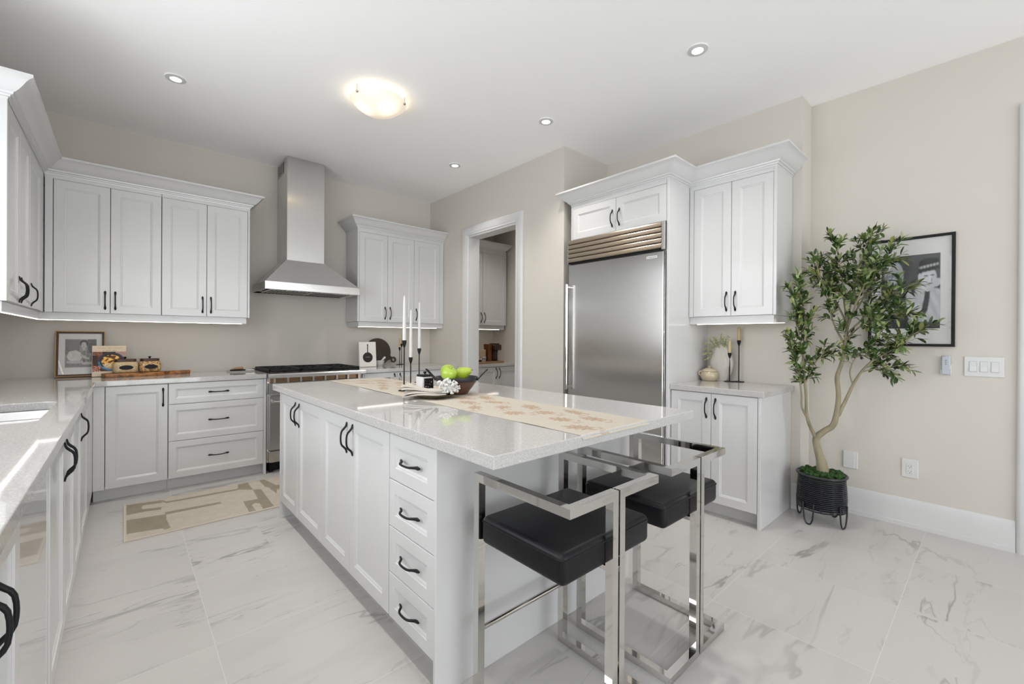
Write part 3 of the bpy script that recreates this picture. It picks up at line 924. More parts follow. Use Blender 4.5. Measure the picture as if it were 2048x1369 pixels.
for k in range(3):
    a = RX0 + .015 + k * gw + .003; b_ = a + gw - .006
    bm = B()
    z0, z1 = .934, .950
    y0, y1 = 4.45, 5.01
    for x in (a, b_ - .014): box(bm, x, x + .014, y0, y1, z0 - .010, z1, .003)
    for y in (y0, (y0 + y1) / 2 - .007, y1 - .014): box(bm, a, b_, y, y + .014, z0 - .004, z1, .003)
    cx = (a + b_) / 2
    for cy in ((3 * y0 + y1) / 4, (y0 + 3 * y1) / 4):
        for an in range(8):
            t = an * PI / 4 + .0001
            L0, L1 = .035, .115 if an % 2 == 0 else .11
            dx, dy = math.cos(t), math.sin(t)
            m0 = Vector((cx + dx * (L0 + L1) / 2, cy + dy * (L0 + L1) / 2, (z0 + z1) / 2))
            obox(bm, m0, Vector((dx, dy, 0)) * (L1 - L0) / 2, Vector((-dy, dx, 0)) * .006, Vector((0, 0, .008)))
    for x in (a + .005, b_ - .005):
        for y in (y0 + .007, y1 - .007): box(bm, x - .006, x + .006, y - .006, y + .006, .921, z0)
    obj('grate', bm, 'black', r)
    for cy in ((3 * y0 + y1) / 4, (y0 + 3 * y1) / 4):
        bm = B(); lathe(bm, [(0, 0), (.045, 0), (.045, .008), (.03, .010), (.028, .016), (0, .017)], 20, (cx, cy, .921)); obj('burner', bm, 'black', r, smooth=40)

# ---------------------------------------------------------------- hood
r = thing('range_hood', 'stainless steel chimney hood on the wall above the range', 'hood', (1.4, 4.8, 1.70))
HX0, HX1, HY0 = .975, 1.872, 4.54
bm = B()
def rr(x0, x1, y0, z): return [(x0, y0, z), (x1, y0, z), (x1, YB - .002, z), (x0, YB - .002, z)]
rings = [rr(HX0 + .03, HX1 - .03, HY0 + .03, 1.715), rr(HX0 + .006, HX1 - .006, HY0 + .006, 1.704), rr(HX0, HX1, HY0, 1.704), rr(HX0, HX1, HY0, 1.776), rr(HX0 + .004, HX1 - .004, HY0 + .004, 1.779), rr(1.196, 1.562, 4.694, 2.018), rr(1.196, 1.562, 4.694, 2.022)]
ring_loft(bm, rings)
obj('canopy', bm, 'steel', r)
bm = B(); box(bm, 1.20, 1.558, 4.70, YB - .002, 2.022, ZC - .001, .001); ch = obj('chimney', bm, 'steel', r)
bm = B()
box(bm, 1.1985, 1.2005, 4.82, 5.04, ZC - .145, ZC - .03)
vg = obj('vent_grille', bm, 'rubber', ch)
bm = B()
for k in range(7): box(bm, 1.196, 1.199, 4.835 + k * .03, 4.845 + k * .03, ZC - .14, ZC - .035)
for z in (ZC - .146, ZC - .033): box(bm, 1.196, 1.199, 4.815, 5.045, z, z + .006)
obj('grille_bar', bm, 'steel2', ch)
for k in range(2):
    a = HX0 + .05 + k * (HX1 - HX0 - .1) / 2 + .004; b_ = HX0 + .05 + (k + 1) * (HX1 - HX0 - .1) / 2 - .004
    bm = B(); box(bm, a, b_, HY0 + .06, 4.98, 1.700, 1.709, .002)
    fl = obj('filter', bm, 'steel2', r)
    bm = B()
    for q in range(10):
        x = a + .03 + q * (b_ - a - .06) / 9
        box(bm, x - .009, x + .009, HY0 + .075, 4.965, 1.6985, 1.7003)
    obj('filter_slot', bm, 'rubber', fl)
bm = B()
for k in range(6): box(bm, 1.40 + k * .014, 1.409 + k * .014, HY0 - .0012, HY0 + .001, 1.738, 1.742)
obj('maker_mark', bm, 'white_plastic', r)

# ---------------------------------------------------------------- fridge
r = thing('refrigerator', 'tall built-in stainless steel refrigerator with louvred grille on top', 'refrigerator', (3.4, 2.15, 0))
FY0, FY1 = 1.673, 2.632
bm = B(); box(bm, FF + .03, XF - .01, FY0 + .004, FY1 - .004, .02, 2.145); obj('body', bm, 'steel2', r)
bm = B(); box(bm, FF - .018, FF + .03, FY0 + .012, FY1 - .008, .11, 1.925, .004); d = obj('door', bm, 'steel', r)
bm = B(); box(bm, FF - .012, FF + .03, FY0, FY0 + .011, .11, 1.925, .001); obj('door_trim', bm, 'chrome', r)
bm = B()
tube(bm, [(FF - .066, 2.606, .79), (FF - .066, 2.606, 1.745)], .0125, 16)
for z in (.815, 1.72): box(bm, FF - .066, FF - .016, 2.597, 2.615, z - .009, z + .009, .003)
obj('door_handle', bm, 'chrome', d, smooth=40)
bd = B(); box(bd, FF - .0205, FF - .0182, 1.735, 1.828, 1.877, 1.897, .0008); bg = obj('badge', bd, 'white_plastic', d)
bd = B(); box(bd, FF - .0212, FF - .0204, 1.742, 1.808, 1.884, 1.890); box(bd, FF - .0212, FF - .0204, 1.813, 1.821, 1.883, 1.891); obj('badge_mark', bd, 'slate', bg)
for ya, yb in ((FY0, FY0 + .024), (FY1 - .010, FY1)):
    bm = B(); box(bm, FF - .03, FF + .03, ya, yb, 1.935, 2.148, .002); obj('grille_end', bm, 'steel2', r)
bm = B(); box(bm, FF + .012, FF + .029, FY0 + .024, FY1 - .01, 1.937, 2.146); obj('grille_back', bm, 'rubber', r)
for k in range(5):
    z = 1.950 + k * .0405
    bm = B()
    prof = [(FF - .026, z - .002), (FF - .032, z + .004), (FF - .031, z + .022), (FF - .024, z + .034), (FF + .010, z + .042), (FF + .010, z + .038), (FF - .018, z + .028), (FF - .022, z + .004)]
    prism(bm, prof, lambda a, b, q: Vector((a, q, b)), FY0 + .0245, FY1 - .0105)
    obj('louver', bm, 'bronze', r, smooth=30)  # steel louver, its warm tint stands in for a reflected wooden floor
bm = B(); box(bm, FF - .002, FF + .029, FY0 + .012, FY1 - .008, .01, .10, .002); obj('toe_grille', bm, 'rubber', r)

# ---------------------------------------------------------------- ceiling lights
def downlight(x, y, label):
    r = thing('recessed_light', label, 'ceiling light', (x, y, ZC), 'recessed ceiling lights')
    bm = B(); lathe(bm, [(.030, -.001), (.034, -.010), (.060, -.006), (.0605, -.001)], 36, (x, y, ZC)); obj('trim_ring', bm, 'trim', r, smooth=40)
    bm = B(); lathe(bm, [(0, -.0065), (.033, -.0065), (.033, -.001), (0, -.001)], 28, (x, y, ZC)); obj('lens', bm, 'pot_led', r)
    l = bpy.data.lights.new('downlight_beam', 'SPOT'); l.energy = 52; l.spot_size = 1.85; l.spot_blend = 1.0; l.color = (1, .95, .88); l.shadow_soft_size = .035
    o = bpy.data.objects.new('downlight_beam', l); COL.objects.link(o); o.parent = r; o.location = (0, 0, -.02)
downlight(.262, 3.83, 'recessed ceiling light above the left drawer run, left of the glass fixture')
downlight(2.648, 1.247, 'large-looking recessed ceiling light nearest the camera, above the stool end')
downlight(2.598, 2.497, 'recessed ceiling light in front of the fridge cabinet')
downlight(2.563, 3.772, 'small recessed ceiling light nearest the pantry doorway corner')
downlight(.262, 1.25, 'recessed ceiling light over the aisle behind the camera view')
downlight(.262, 2.54, 'recessed ceiling light over the aisle beside the sink')
downlight(3.66, 4.0, 'unseen recessed light added to brighten the pantry, above the doorway')  # extra lamp out of view, added only to lift the dark pantry
r = thing('flush_mount_light', 'glowing alabaster glass bowl light on the ceiling above the island', 'ceiling light', (1.415, 3.10, ZC))
bm = B(); lathe(bm, [(0, 0), (.07, 0), (.07, -.010), (.05, -.014), (0, -.014)], 32, (1.415, 3.10, ZC - .0005)); obj('pan', bm, 'steel2', r, smooth=40)
bm = B(); lathe(bm, [(0, -.132), (.05, -.128), (.10, -.114), (.145, -.09), (.18, -.062), (.2, -.04), (.204, -.037), (.2, -.034), (.178, -.055), (.1, -.106), (0, -.122)], 48, (1.415, 3.10, ZC)); obj('glass_bowl', bm, 'alabaster', r, smooth=60)
for a in (.55, .55 + 2 * PI / 3, .55 + 4 * PI / 3):
    a = a + 2.9
    cx, cy = 1.415 + .196 * math.cos(a), 3.10 + .196 * math.sin(a)
    bm = B(); lathe(bm, [(0, -.058), (.007, -.056), (.010, -.05), (.006, -.046), (.004, -.001), (0, -.001)], 12, (cx, cy, ZC)); obj('finial', bm, 'bronze', r, smooth=50)
l = bpy.data.lights.new('bowl_light', 'POINT'); l.energy = 1.1; l.color = (1, .88, .70); l.shadow_soft_size = .04
o = bpy.data.objects.new('bowl_light', l); COL.objects.link(o); o.parent = r; o.location = (0, 0, -.062)

# ---------------------------------------------------------------- bar stools
def make_stool(label):
    r = thing('bar_stool', label, 'bar stool', (0, 0, 0), 'chrome bar stools')
    hw, y0, y1, zt, wd = .2325, 0., .435, .786, .028
    h = wd / 2
    for s in (-1, 1):
        xo, xi = s * (hw - h), s * (h + .004)
        pts = [(xo, y1 - h, h), (xo, y1 - h, zt - h), (xo, y0 + h, zt - h), (xi, y0 + h, zt - h), (xi, y0 + h, h), (xo, y0 + h, h)]
        bm = B(); bar_loop(bm, pts, wd)
        obj('side_frame', bm, 'chrome', r, local=True)
    bm = B(); tube(bm, [(-hw + wd, y1 - h, .24), (hw - wd, y1 - h, .24)], .009, 12); obj('footrest', bm, 'chrome', r, smooth=40, local=True)
    bm = B(); box(bm, -hw + .004, hw - .004, y1 - .026, y1 - .004, .530, .548, .001); box(bm, -.03, .03, .004, .02, .530, .548, .001)
    box(bm, -.02, .02, .004, y1 - .01, .530, .546, .001)
    obj('seat_support', bm, 'chrome', r, local=True)
    bm = B(); box(bm, -.226, .226, .0295, y1 - .0295, .549, .644, .020, 4)
    for v in bm.verts:      # slightly crowned upholstery
        if v.co.z > .62: v.co.z += .006 * (1 - (v.co.x / .226) ** 2) * (1 - ((v.co.y - .2175) / .19) ** 2)
    st = obj('seat', bm, 'leather', r, smooth=40, local=True)
    bm = B()
    for z in (.627,):
        ring = [(x, y, z) for x, y in rrect(-.2265, .2265, .029, y1 - .029, .02, 4)]
        tube(bm, ring + [ring[0]], .0022, 6)
    obj('seam', bm, 'leather', st, smooth=60, local=True)
    return r
st1 = make_stool('black leather chrome bar stool nearest the camera, at the left corner of the island')
st1.location = (1.140, .772, 0)
st2 = copy_tree(st1)
st2['label'] = 'second black leather chrome bar stool, the one nearer the right base cabinet'
st2.location = (1.702, .776, 0)

# ---------------------------------------------------------------- olive tree
def make_tree():
    r = thing('potted_olive_tree', 'tall artificial olive tree in a black rattan planter by the picture wall', 'potted tree', (3.60, .80, 0))
    R_, cx, cy = .143, 3.60, .80
    bm = B()
    for k in range(19):
        z = .097 + k * .0124
        rr_ = R_ - .006 + .004 * math.sin(k * .25)
        pts = [(cx + rr_ * math.cos(2 * PI * q / 40), cy + rr_ * math.sin(2 * PI * q / 40), z + .0012 * math.sin(q * 2.5 + k)) for q in range(41)]
        tube(bm, pts, .0047, 6, cap=False)
    for q in range(12):
        a = 2 * PI * q / 12 + .2
        tube(bm, [(cx + (R_ - .012) * math.cos(a), cy + (R_ - .012) * math.sin(a), .09), (cx + (R_ - .012) * math.cos(a), cy + (R_ - .012) * math.sin(a), .325)], .0035, 6)
    pl = obj('planter', bm, 'rattan', r, smooth=50)
    bm = B(); lathe(bm, [(0, .10), (.118, .10), (.122, .29), (0, .29)], 28, (cx, cy, 0)); obj('liner', bm, 'rubber', pl, smooth=40)
    bm = B(); pts = [(cx + R_ * math.cos(2 * PI * q / 40), cy + R_ * math.sin(2 * PI * q / 40), .329) for q in range(41)]; tube(bm, pts, .0075, 8, cap=False); obj('planter_rim', bm, 'rattan', pl, smooth=50)
    for a in (163, 248, 343, 73):
        a = math.radians(a)
        c, t = Vector((math.cos(a), math.sin(a), 0)), Vector((-math.sin(a), math.cos(a), 0))
        p0 = Vector((cx, cy, 0)) + c * (R_ + .003)
        pts = [p0 + t * .034 + Vector((0, 0, .15)), p0 + t * .032 + Vector((0, 0, .09)), p0 + t * .026 + Vector((0, 0, .04))]
        for q in range(7):
            b = PI * q / 6
            pts.append(p0 + t * (.021 * math.cos(b)) + Vector((0, 0, .0265 - .021 * math.sin(b))))
        pts += [p0 - t * .026 + Vector((0, 0, .04)), p0 - t * .032 + Vector((0, 0, .09)), p0 - t * .034 + Vector((0, 0, .15))]
        bm = B(); tube(bm, pts, .0052, 8); obj('planter_leg', bm, 'rattan', pl, smooth=60)
    # moss mound
    rnd = random.Random(3)
    bm = B(); lathe(bm, [(0, .29), (.130, .29), (.128, .318), (.10, .332), (.05, .338), (0, .340)], 28, (cx, cy, 0))
    for k in range(150):
        a, q = rnd.uniform(0, 2 * PI), math.sqrt(rnd.random()) * .122
        s = rnd.uniform(.010, .021)
        m = Matrix.Translation((cx + q * math.cos(a), cy + q * math.sin(a), .342 - q * .06 + rnd.uniform(-.006, .010))) @ Matrix.Diagonal((s, s * rnd.uniform(.7, 1.2), s * .8, 1))
        bmesh.ops.create_icosphere(bm, subdivisions=1, radius=1, matrix=m)
    obj('moss', bm, 'moss', r, smooth=80)
    br = {
    'M': [(3.600, 0.790, 0.305), (3.592, 0.800, 0.409), (3.592, 0.826, 0.509), (3.595, 0.830, 0.573), (3.600, 0.783, 0.629), (3.605, 0.736, 0.677), (3.610, 0.715, 0.798), (3.610, 0.711, 0.901), (3.610, 0.719, 1.002), (3.620, 0.695, 1.104), (3.620, 0.679, 1.223), (3.620, 0.669, 1.358), (3.620, 0.681, 1.493), (3.610, 0.691, 1.628)],
    'L': [(3.595, 0.829, 0.560), (3.560, 0.864, 0.663), (3.540, 0.877, 0.751), (3.510, 0.873, 0.875), (3.480, 0.879, 1.032), (3.460, 0.878, 1.187), (3.450, 0.861, 1.340), (3.430, 0.875, 1.493), (3.420, 0.897, 1.646)],
    'L2': [(3.550, 0.873, 0.705), (3.520, 0.899, 0.785), (3.500, 0.897, 0.874), (3.460, 0.903, 1.014), (3.430, 0.920, 1.152), (3.400, 0.938, 1.255)],
    'L3': [(3.500, 0.877, 0.945), (3.500, 0.834, 1.068), (3.520, 0.797, 1.137), (3.550, 0.761, 1.188)],
    'L4': [(3.460, 0.878, 1.187), (3.420, 0.903, 1.323), (3.380, 0.919, 1.459), (3.370, 0.932, 1.561)],
    'R1': [(3.610, 0.712, 0.741), (3.630, 0.673, 0.852), (3.650, 0.639, 0.955), (3.660, 0.599, 1.041), (3.660, 0.540, 1.120), (3.660, 0.465, 1.178), (3.650, 0.393, 1.243), (3.640, 0.326, 1.305)],
    'R2': [(3.660, 0.599, 1.041), (3.700, 0.533, 1.066), (3.730, 0.449, 1.080)],
    'R3': [(3.650, 0.639, 0.955), (3.580, 0.644, 1.042), (3.550, 0.607, 1.143), (3.520, 0.520, 1.226), (3.520, 0.461, 1.351)],
    'U1': [(3.620, 0.679, 1.223), (3.600, 0.736, 1.359), (3.580, 0.770, 1.529), (3.570, 0.812, 1.704), (3.570, 0.835, 1.783)],
    'U2': [(3.620, 0.681, 1.493), (3.620, 0.698, 1.663), (3.620, 0.721, 1.818), (3.620, 0.742, 1.928)],
    'U3': [(3.620, 0.669, 1.391), (3.640, 0.636, 1.592), (3.660, 0.604, 1.774), (3.680, 0.556, 1.939)],
    'U4': [(3.620, 0.669, 1.358), (3.660, 0.594, 1.524), (3.690, 0.530, 1.686), (3.700, 0.472, 1.806)],
    'U5': [(3.620, 0.674, 1.291), (3.640, 0.565, 1.422), (3.640, 0.465, 1.514), (3.640, 0.381, 1.586)],
    'U6': [(3.620, 0.669, 1.324), (3.550, 0.602, 1.517), (3.520, 0.547, 1.639), (3.520, 0.511, 1.730)],
    'U7': [(3.620, 0.679, 1.257), (3.560, 0.577, 1.355), (3.520, 0.473, 1.398), (3.520, 0.390, 1.417)],
    'U8': [(3.620, 0.680, 1.392), (3.640, 0.754, 1.567), (3.660, 0.802, 1.677), (3.670, 0.704, 1.795)],
    }
    rad = {'M': (.031, .006), 'L': (.014, .0035), 'L2': (.009, .003), 'L3': (.004, .002), 'L4': (.005, .002), 'R1': (.013, .003), 'R2': (.004, .002), 'R3': (.006, .002)}
    def smooth_path(P, n=4):
        P = [Vector(p) for p in P]; out = []
        for i in range(len(P) - 1):
            p0, p1, p2, p3 = P[max(i - 1, 0)], P[i], P[i + 1], P[min(i + 2, len(P) - 1)]
            for k in range(n):
                t = k / n
                out.append(.5 * ((2 * p1) + (p2 - p0) * t + (2 * p0 - 5 * p1 + 4 * p2 - p3) * t * t + (3 * p1 - p0 - 3 * p2 + p3) * t ** 3))
        return out + [P[-1]]
    paths = {}
    bm = B()
    for k, P in br.items():
        S_ = smooth_path(P); paths[k] = S_
        a, b = rad.get(k, (.007, .002))
        n = len(S_)
        rr_ = []
        for i in range(n):
            t = i / (n - 1)
            q = a + (b - a) * t ** .7
            if k == 'M' and t < .12: q *= 1 + (.12 - t) * 3.2
            if k == 'M': q *= 1 + .10 * noise.noise(Vector((t * 9, 0, 0)))
            rr_.append(q)
        tube(bm, S_, rr_, 12 if k == 'M' else 8)
    obj('trunk', bm, 'bark', r, smooth=80)
    # leafy twigs
    bm = B(); lay = bm.verts.layers.float_color.new('Col')
    bt = B(); bo = B()
    leafy = {'M': (.70, 9), 'L': (.42, 22), 'L2': (.45, 13), 'L3': (.45, 6), 'L4': (.15, 12), 'R1': (.50, 20), 'R2': (.3, 8), 'R3': (.35, 14), 'U1': (.28, 18), 'U2': (.1, 14), 'U3': (.22, 20), 'U4': (.22, 18), 'U5': (.22, 18), 'U6': (.25, 15), 'U7': (.25, 15), 'U8': (.2, 14)}
    def leaf(base, d, up, L, W):
        d = d.normalized(); s = d.cross(up)
        if s.length < 1e-3: s = d.cross(Vector((1, .2, 0)))
        s.normalize(); nrm = s.cross(d)
        curl = rnd.uniform(-.25, .35)
        k = rnd.random()
        if k < .60: col = Vector(srgb(*[(62, 86, 40), (80, 106, 50), (50, 70, 36)][rnd.randrange(3)]))
        elif k < .86: col = Vector(srgb(*[(122, 138, 84), (140, 154, 104)][rnd.randrange(2)]))
        else: col = Vector(srgb(*[(160, 166, 126), (142, 148, 84)][rnd.randrange(2)]))
        col *= rnd.uniform(.8, 1.2)
        prof = [(0, .08), (.2, .62), (.48, 1.), (.78, .74), (1., .0)]
        rows = []
        for t, wv in prof:
            c = base + d * (L * t) - nrm * (curl * L * t * t)
            hw = W / 2 * wv
            row = []
            for q in ((-1, 0, 1) if wv > .01 else (0,)):
                v = bm.verts.new(c + s * (hw * q) + nrm * (abs(q) * hw * .35)); v[lay] = (*col, 1); row.append(v)
            rows.append(row)
        for a, b in zip(rows, rows[1:]):
            if len(b) == 3:
                bm.faces.new((a[0], a[1], b[1], b[0])); bm.faces.new((a[1], a[2], b[2], b[1]))
            else:
                bm.faces.new((a[0], a[1], b[0])); bm.faces.new((a[1], a[2], b[0]))
    for k, (t0, cnt) in leafy.items():
        P = paths[k]; n = len(P)
        for c in range(round(cnt * 1.08)):
            t = min(1., t0 + (1 - t0) * (c + rnd.random()) / (cnt * 1.08))
            i = min(int(t * (n - 1)), n - 2)
            p = P[i].lerp(P[i + 1], t * (n - 1) - i)
            ax = (P[i + 1] - P[i]).normalized()
            rv = Vector((rnd.uniform(-1, 1), rnd.uniform(-1, 1), rnd.uniform(-.5, .9)))
            d = (ax * rnd.uniform(.5, 1.1) + rv.normalized() * rnd.uniform(.5, 1.0)).normalized()
            if k[0] == 'L' and d.y > .25: d.y *= .3
            L = rnd.uniform(.06, .125) * (1.12 if k in ('U3', 'U4', 'U5', 'R1') else 1)
            if c == round(cnt * 1.08) - 1: p = P[-1]; d = (ax + rv * .15).normalized()
            side = d.orthogonal().normalized()
            pts = []
            nn = 7
            for q in range(nn):
                u = q / (nn - 1)
                pts.append(p + d * (L * u) + Vector((0, 0, -1)) * (.03 * u * u) * rnd.uniform(.3, 1.))
            if any(q.x > 3.90 for q in pts): continue
            tube(bt, pts, [.0019 - .0010 * u / nn for u in range(nn)], 5)
            ang = rnd.uniform(0, 2 * PI)
            for q in range(1, nn):
                if rnd.random() < .12: continue
                dd = (pts[q] - pts[q - 1]).normalized()
                for sgn in (0, PI):
                    if rnd.random() < .04: continue
                    a = ang + sgn + rnd.uniform(-.5, .5)
                    o_ = Matrix.Rotation(a, 3, dd) @ side
                    ld = (dd * rnd.uniform(.7, 1.2) + o_ * rnd.uniform(.6, 1.1))
                    leaf(pts[q], ld, Vector((rnd.uniform(-.6, .3), rnd.uniform(-.5, .5), 1)), rnd.uniform(.040, .066), rnd.uniform(.016, .0245))
                ang += 1.57
            leaf(pts[-1], pts[-1] - pts[-2], Vector((0, .3, 1)), rnd.uniform(.04, .06), .012)
            if rnd.random() < .22:
                for _ in range(rnd.choice((1, 2))):
                    q = pts[rnd.randrange(2, nn)] + Vector((rnd.uniform(-.014, .014), rnd.uniform(-.014, .014), -.012))
                    bmesh.ops.create_uvsphere(bo, u_segments=10, v_segments=7, radius=1, matrix=Matrix.Translation(q) @ Matrix.Diagonal((.0075, .0075, .0098, 1)))
    obj('twigs', bt, 'bark', r, smooth=80)
    obj('foliage', bm, 'leaf', r, smooth=60, recalc=False)
    obj('olives', bo, 'olive', r, smooth=180)
make_tree()

# ---------------------------------------------------------------- picture wall
def frame_bm(f, u0, u1, z0, z1, wd, th, chamfer=.003):
    """mitred rectangular moulding; f(u,d,z)"""
    bm = B()
    def rect(i, d): return [f(u0 + i, d, z0 + i), f(u1 - i, d, z0 + i), f(u1 - i, d, z1 - i), f(u0 + i, d, z1 - i)]
    rings = [rect(0, .001), rect(0, th - chamfer), rect(chamfer, th), rect(wd - chamfer, th), rect(wd, th - chamfer), rect(wd, .001)]
    vr = ring_loft(bm, rings, True, False)
    for i in range(4):
        j = (i + 1) % 4
        bm.faces.new((vr[0][i], vr[0][j], vr[-1][j], vr[-1][i]))
    return bm
def ess(x, y, cx, cy, rx, ry, a=0., soft=.25):
    """soft ellipse coverage 0..1"""
    dx, dy = x - cx, y - cy
    ca, sa = math.cos(a), math.sin(a)
    d = math.hypot((dx * ca + dy * sa) / rx, (-dx * sa + dy * ca) / ry)
    t = max(0., min(1., (1 + soft / 2 - d) / soft))
    return t * t * (3 - 2 * t)
def polys(x, y, P, e=.008):
    return sum(inpoly(x + ox, y + oy, P) for ox, oy in ((-e, -e), (e, -e), (-e, e), (e, e), (0, 0))) / 5
def art_two_men(s, t):
    """s 0 left..1 right, t 0 bottom..1 top: a plain black and white stand-in, two seated men, one in a hat"""
    n = nz(s * 8, t * 8, 4)
    g = .045 + .05 * t + .01 * n
    def over(k, v):
        nonlocal g
        g = g + (v - g) * k
    over(ess(s, t, .08, .40, .38, .44, 0, .12), .07 + .03 * nz(s * 5, t * 12, 1))
    over(ess(s, t, .22, .74, .17, .20, .15, .15), .50 - .55 * max(0, .16 - s) - .35 * max(0, s - .28) + .02 * n)
    over(ess(s, t, .20, .735, .16, .018, .1, .8), .30)
    for ex in (.15, .29):
        d = math.hypot((s - ex) / .052, (t - .73) / .045)
        over(max(0., 1 - abs(d - 1) / .16), .07)
    over(ess(s, t, .24, .61, .07, .02, 0, .8), .20)
    over(ess(s, t, .225, .66, .022, .05, 0, .8), .62)
    over(ess(s, t, .18, .22, .13, .07, .2, .3), .55 + .05 * n)
    over(polys(s, t, [(.46, .08), (1.0, .08), (1.0, .52), (.82, .56), (.70, .46), (.60, .30)]), .52 + .06 * n + .05 * math.sin(s * 40 + t * 25))
    over(polys(s, t, [(.42, .50), (.50, .53), (.62, .36), (.72, .30), (.74, .14), (.48, .14), (.45, .30)]), .62 + .06 * n)
    over(polys(s, t, [(.76, .54), (.84, .54), (.83, .40), (.80, .25), (.72, .14), (.69, .22), (.74, .40)]), .05)
    over(ess(s, t, .81, .66, .135, .165, -.12, .12), .62 - 1.3 * max(0, s - .84) - .7 * max(0, .60 - t) + .02 * n)
    over(ess(s, t, .665, .695, .028, .05, -.1, .4), .60)
    for ex, ey in ((.77, .705), (.875, .712)): over(ess(s, t, ex, ey, .036, .012, 0, .9), .20)
    over(ess(s, t, .835, .66, .016, .04, .1, .9), .70)
    over(ess(s, t, .862, .645, .012, .03, 0, 1.), .34)
    over(ess(s, t, .835, .600, .05, .011, .05, .9), .20)
    over(polys(s, t, [(.60, .745), (.64, .77), (.66, .90), (.76, .945), (.97, .935), (.985, .81), (1.0, .80), (.90, .775), (.72, .755)]), .030 + .015 * n)
    over(polys(s, t, [(.655, .80), (.975, .845), (.972, .872), (.66, .832)]) * (.55 + .45 * (math.sin(s * 120) > -.3)), .48)
    over(polys(s, t, [(.56, .36), (.59, .54), (.68, .61), (.79, .585), (.75, .50), (.69, .44), (.66, .34)]), .56 + .05 * n)
    for k in range(4): over(ess(s, t, .70 + .022 * k, .565 - .012 * k, .012, .045, .8, .8) * .6, .70)
    over(ess(s, t, .95, .61, .075, .05, .5, .3), .52)
    over(max(0., min(1., (.10 - t) / .03)), .045)
    g = max(.012, min(.78, g)) * .92
    return (g * .96, g * .99, g * 1.03)
r = thing('framed_photograph', 'black-framed black and white photograph of two men on the wall behind the olive tree', 'framed picture', (XR, .39, 1.22))
f = lambda u, d, z: Vector((XR - .001 - d, u, z))
PY0, PY1, PZ0, PZ1 = .174, .605, 1.216, 1.948
obj('frame', frame_bm(f, PY0, PY1, PZ0, PZ1, .017, .024), 'black', r)
bm = B(); mbox(bm, f, PY0 + .012, PY1 - .012, .002, .010, PZ0 + .012, PZ1 - .012); obj('mat', bm, 'mat', r)
obj('photo_print', paint_grid(lambda s, t: f(.535 - s * (.535 - .243), .0106, 1.335 + t * (1.826 - 1.335)), art_two_men, 90, 130), 'print', r, recalc=False)
bm = B(); mbox(bm, f, PY0 + .013, PY1 - .013, .0135, .0155, PZ0 + .013, PZ1 - .013); obj('glass', bm, 'pane', r)

def plate_bm(y0, y1, z0, z1, th=.006):
    bm = B(); mbox(bm, f, y0, y1, 0, th, z0, z1, .003); return bm
r = thing('fan_remote', 'small pale grey remote control in a wall cradle under the picture', 'remote control', (XR, .215, 1.097))
bm = B(); mbox(bm, f, .193, .236, .006, .022, 1.036, 1.158, .006); obj('body', bm, 'grey_plastic', r, smooth=40)
bm = B(); mbox(bm, f, .190, .239, 0, .006, 1.034, 1.10, .002); mbox(bm, f, .190, .1945, .004, .020, 1.036, 1.068, .002); mbox(bm, f, .2345, .239, .004, .020, 1.036, 1.068, .002); obj('cradle', bm, 'white_plastic', r)
for z in (1.104, 1.116, 1.128):
    bm = B(); tube(bm, [f(.214, .0215, z), f(.214, .0235, z)], .004, 12); obj('button', bm, 'slate', r)
r = thing('light_switch', 'wide white plate with three rocker switches beside the right doorway', 'light switch', (XR, .05, 1.094))
obj('plate', plate_bm(-.035, .134, 1.033, 1.157), 'white_plastic', r)
for yc in (.095, .049, .003):
    bm = B(); mbox(bm, f, yc - .0175, yc + .0175, .004, .0075, 1.062, 1.128, .001); rk = obj('rocker_bezel', bm, 'grey_plastic', r)
    bm = B(); prism(bm, [(1.065, .006), (1.065, .013), (1.095, .008), (1.125, .009), (1.125, .006)], lambda z, d, q: f(q, d, z), yc - .015, yc + .015); obj('rocker', bm, 'white_plastic', rk)
r = thing('wall_outlet', 'white double electrical outlet low on the picture wall', 'outlet', (XR, .382, .39))
obj('plate', plate_bm(.340, .424, .330, .455), 'white_plastic', r)
bm = B(); mbox(bm, f, .365, .399, .005, .0085, .358, .427, .001); rc = obj('receptacle', bm, 'white_plastic', r)
for zc in (.375, .409):
    for yy, hh in ((.375, .005), (.389, .004)):
        bm = B(); mbox(bm, f, yy - .0008, yy + .0008, .0083, .0088, zc - hh, zc + hh); obj('slot', bm, 'rubber', rc)
    bm = B(); tube(bm, [f(.382, .0083, zc - .010), f(.382, .0088, zc - .010)], .0024, 10); obj('slot', bm, 'rubber', rc)
r = thing('vacuum_inlet', 'blank white wall plate above the planter on the picture wall', 'wall plate', (XR, .7, .384))
obj('plate', plate_bm(.659, .743, .322, .447, .008), 'white_plastic', r)
bm = B(); mbox(bm, f, .676, .743, .0075, .012, .324, .445, .002); obj('flap', bm, 'white_plastic', r)

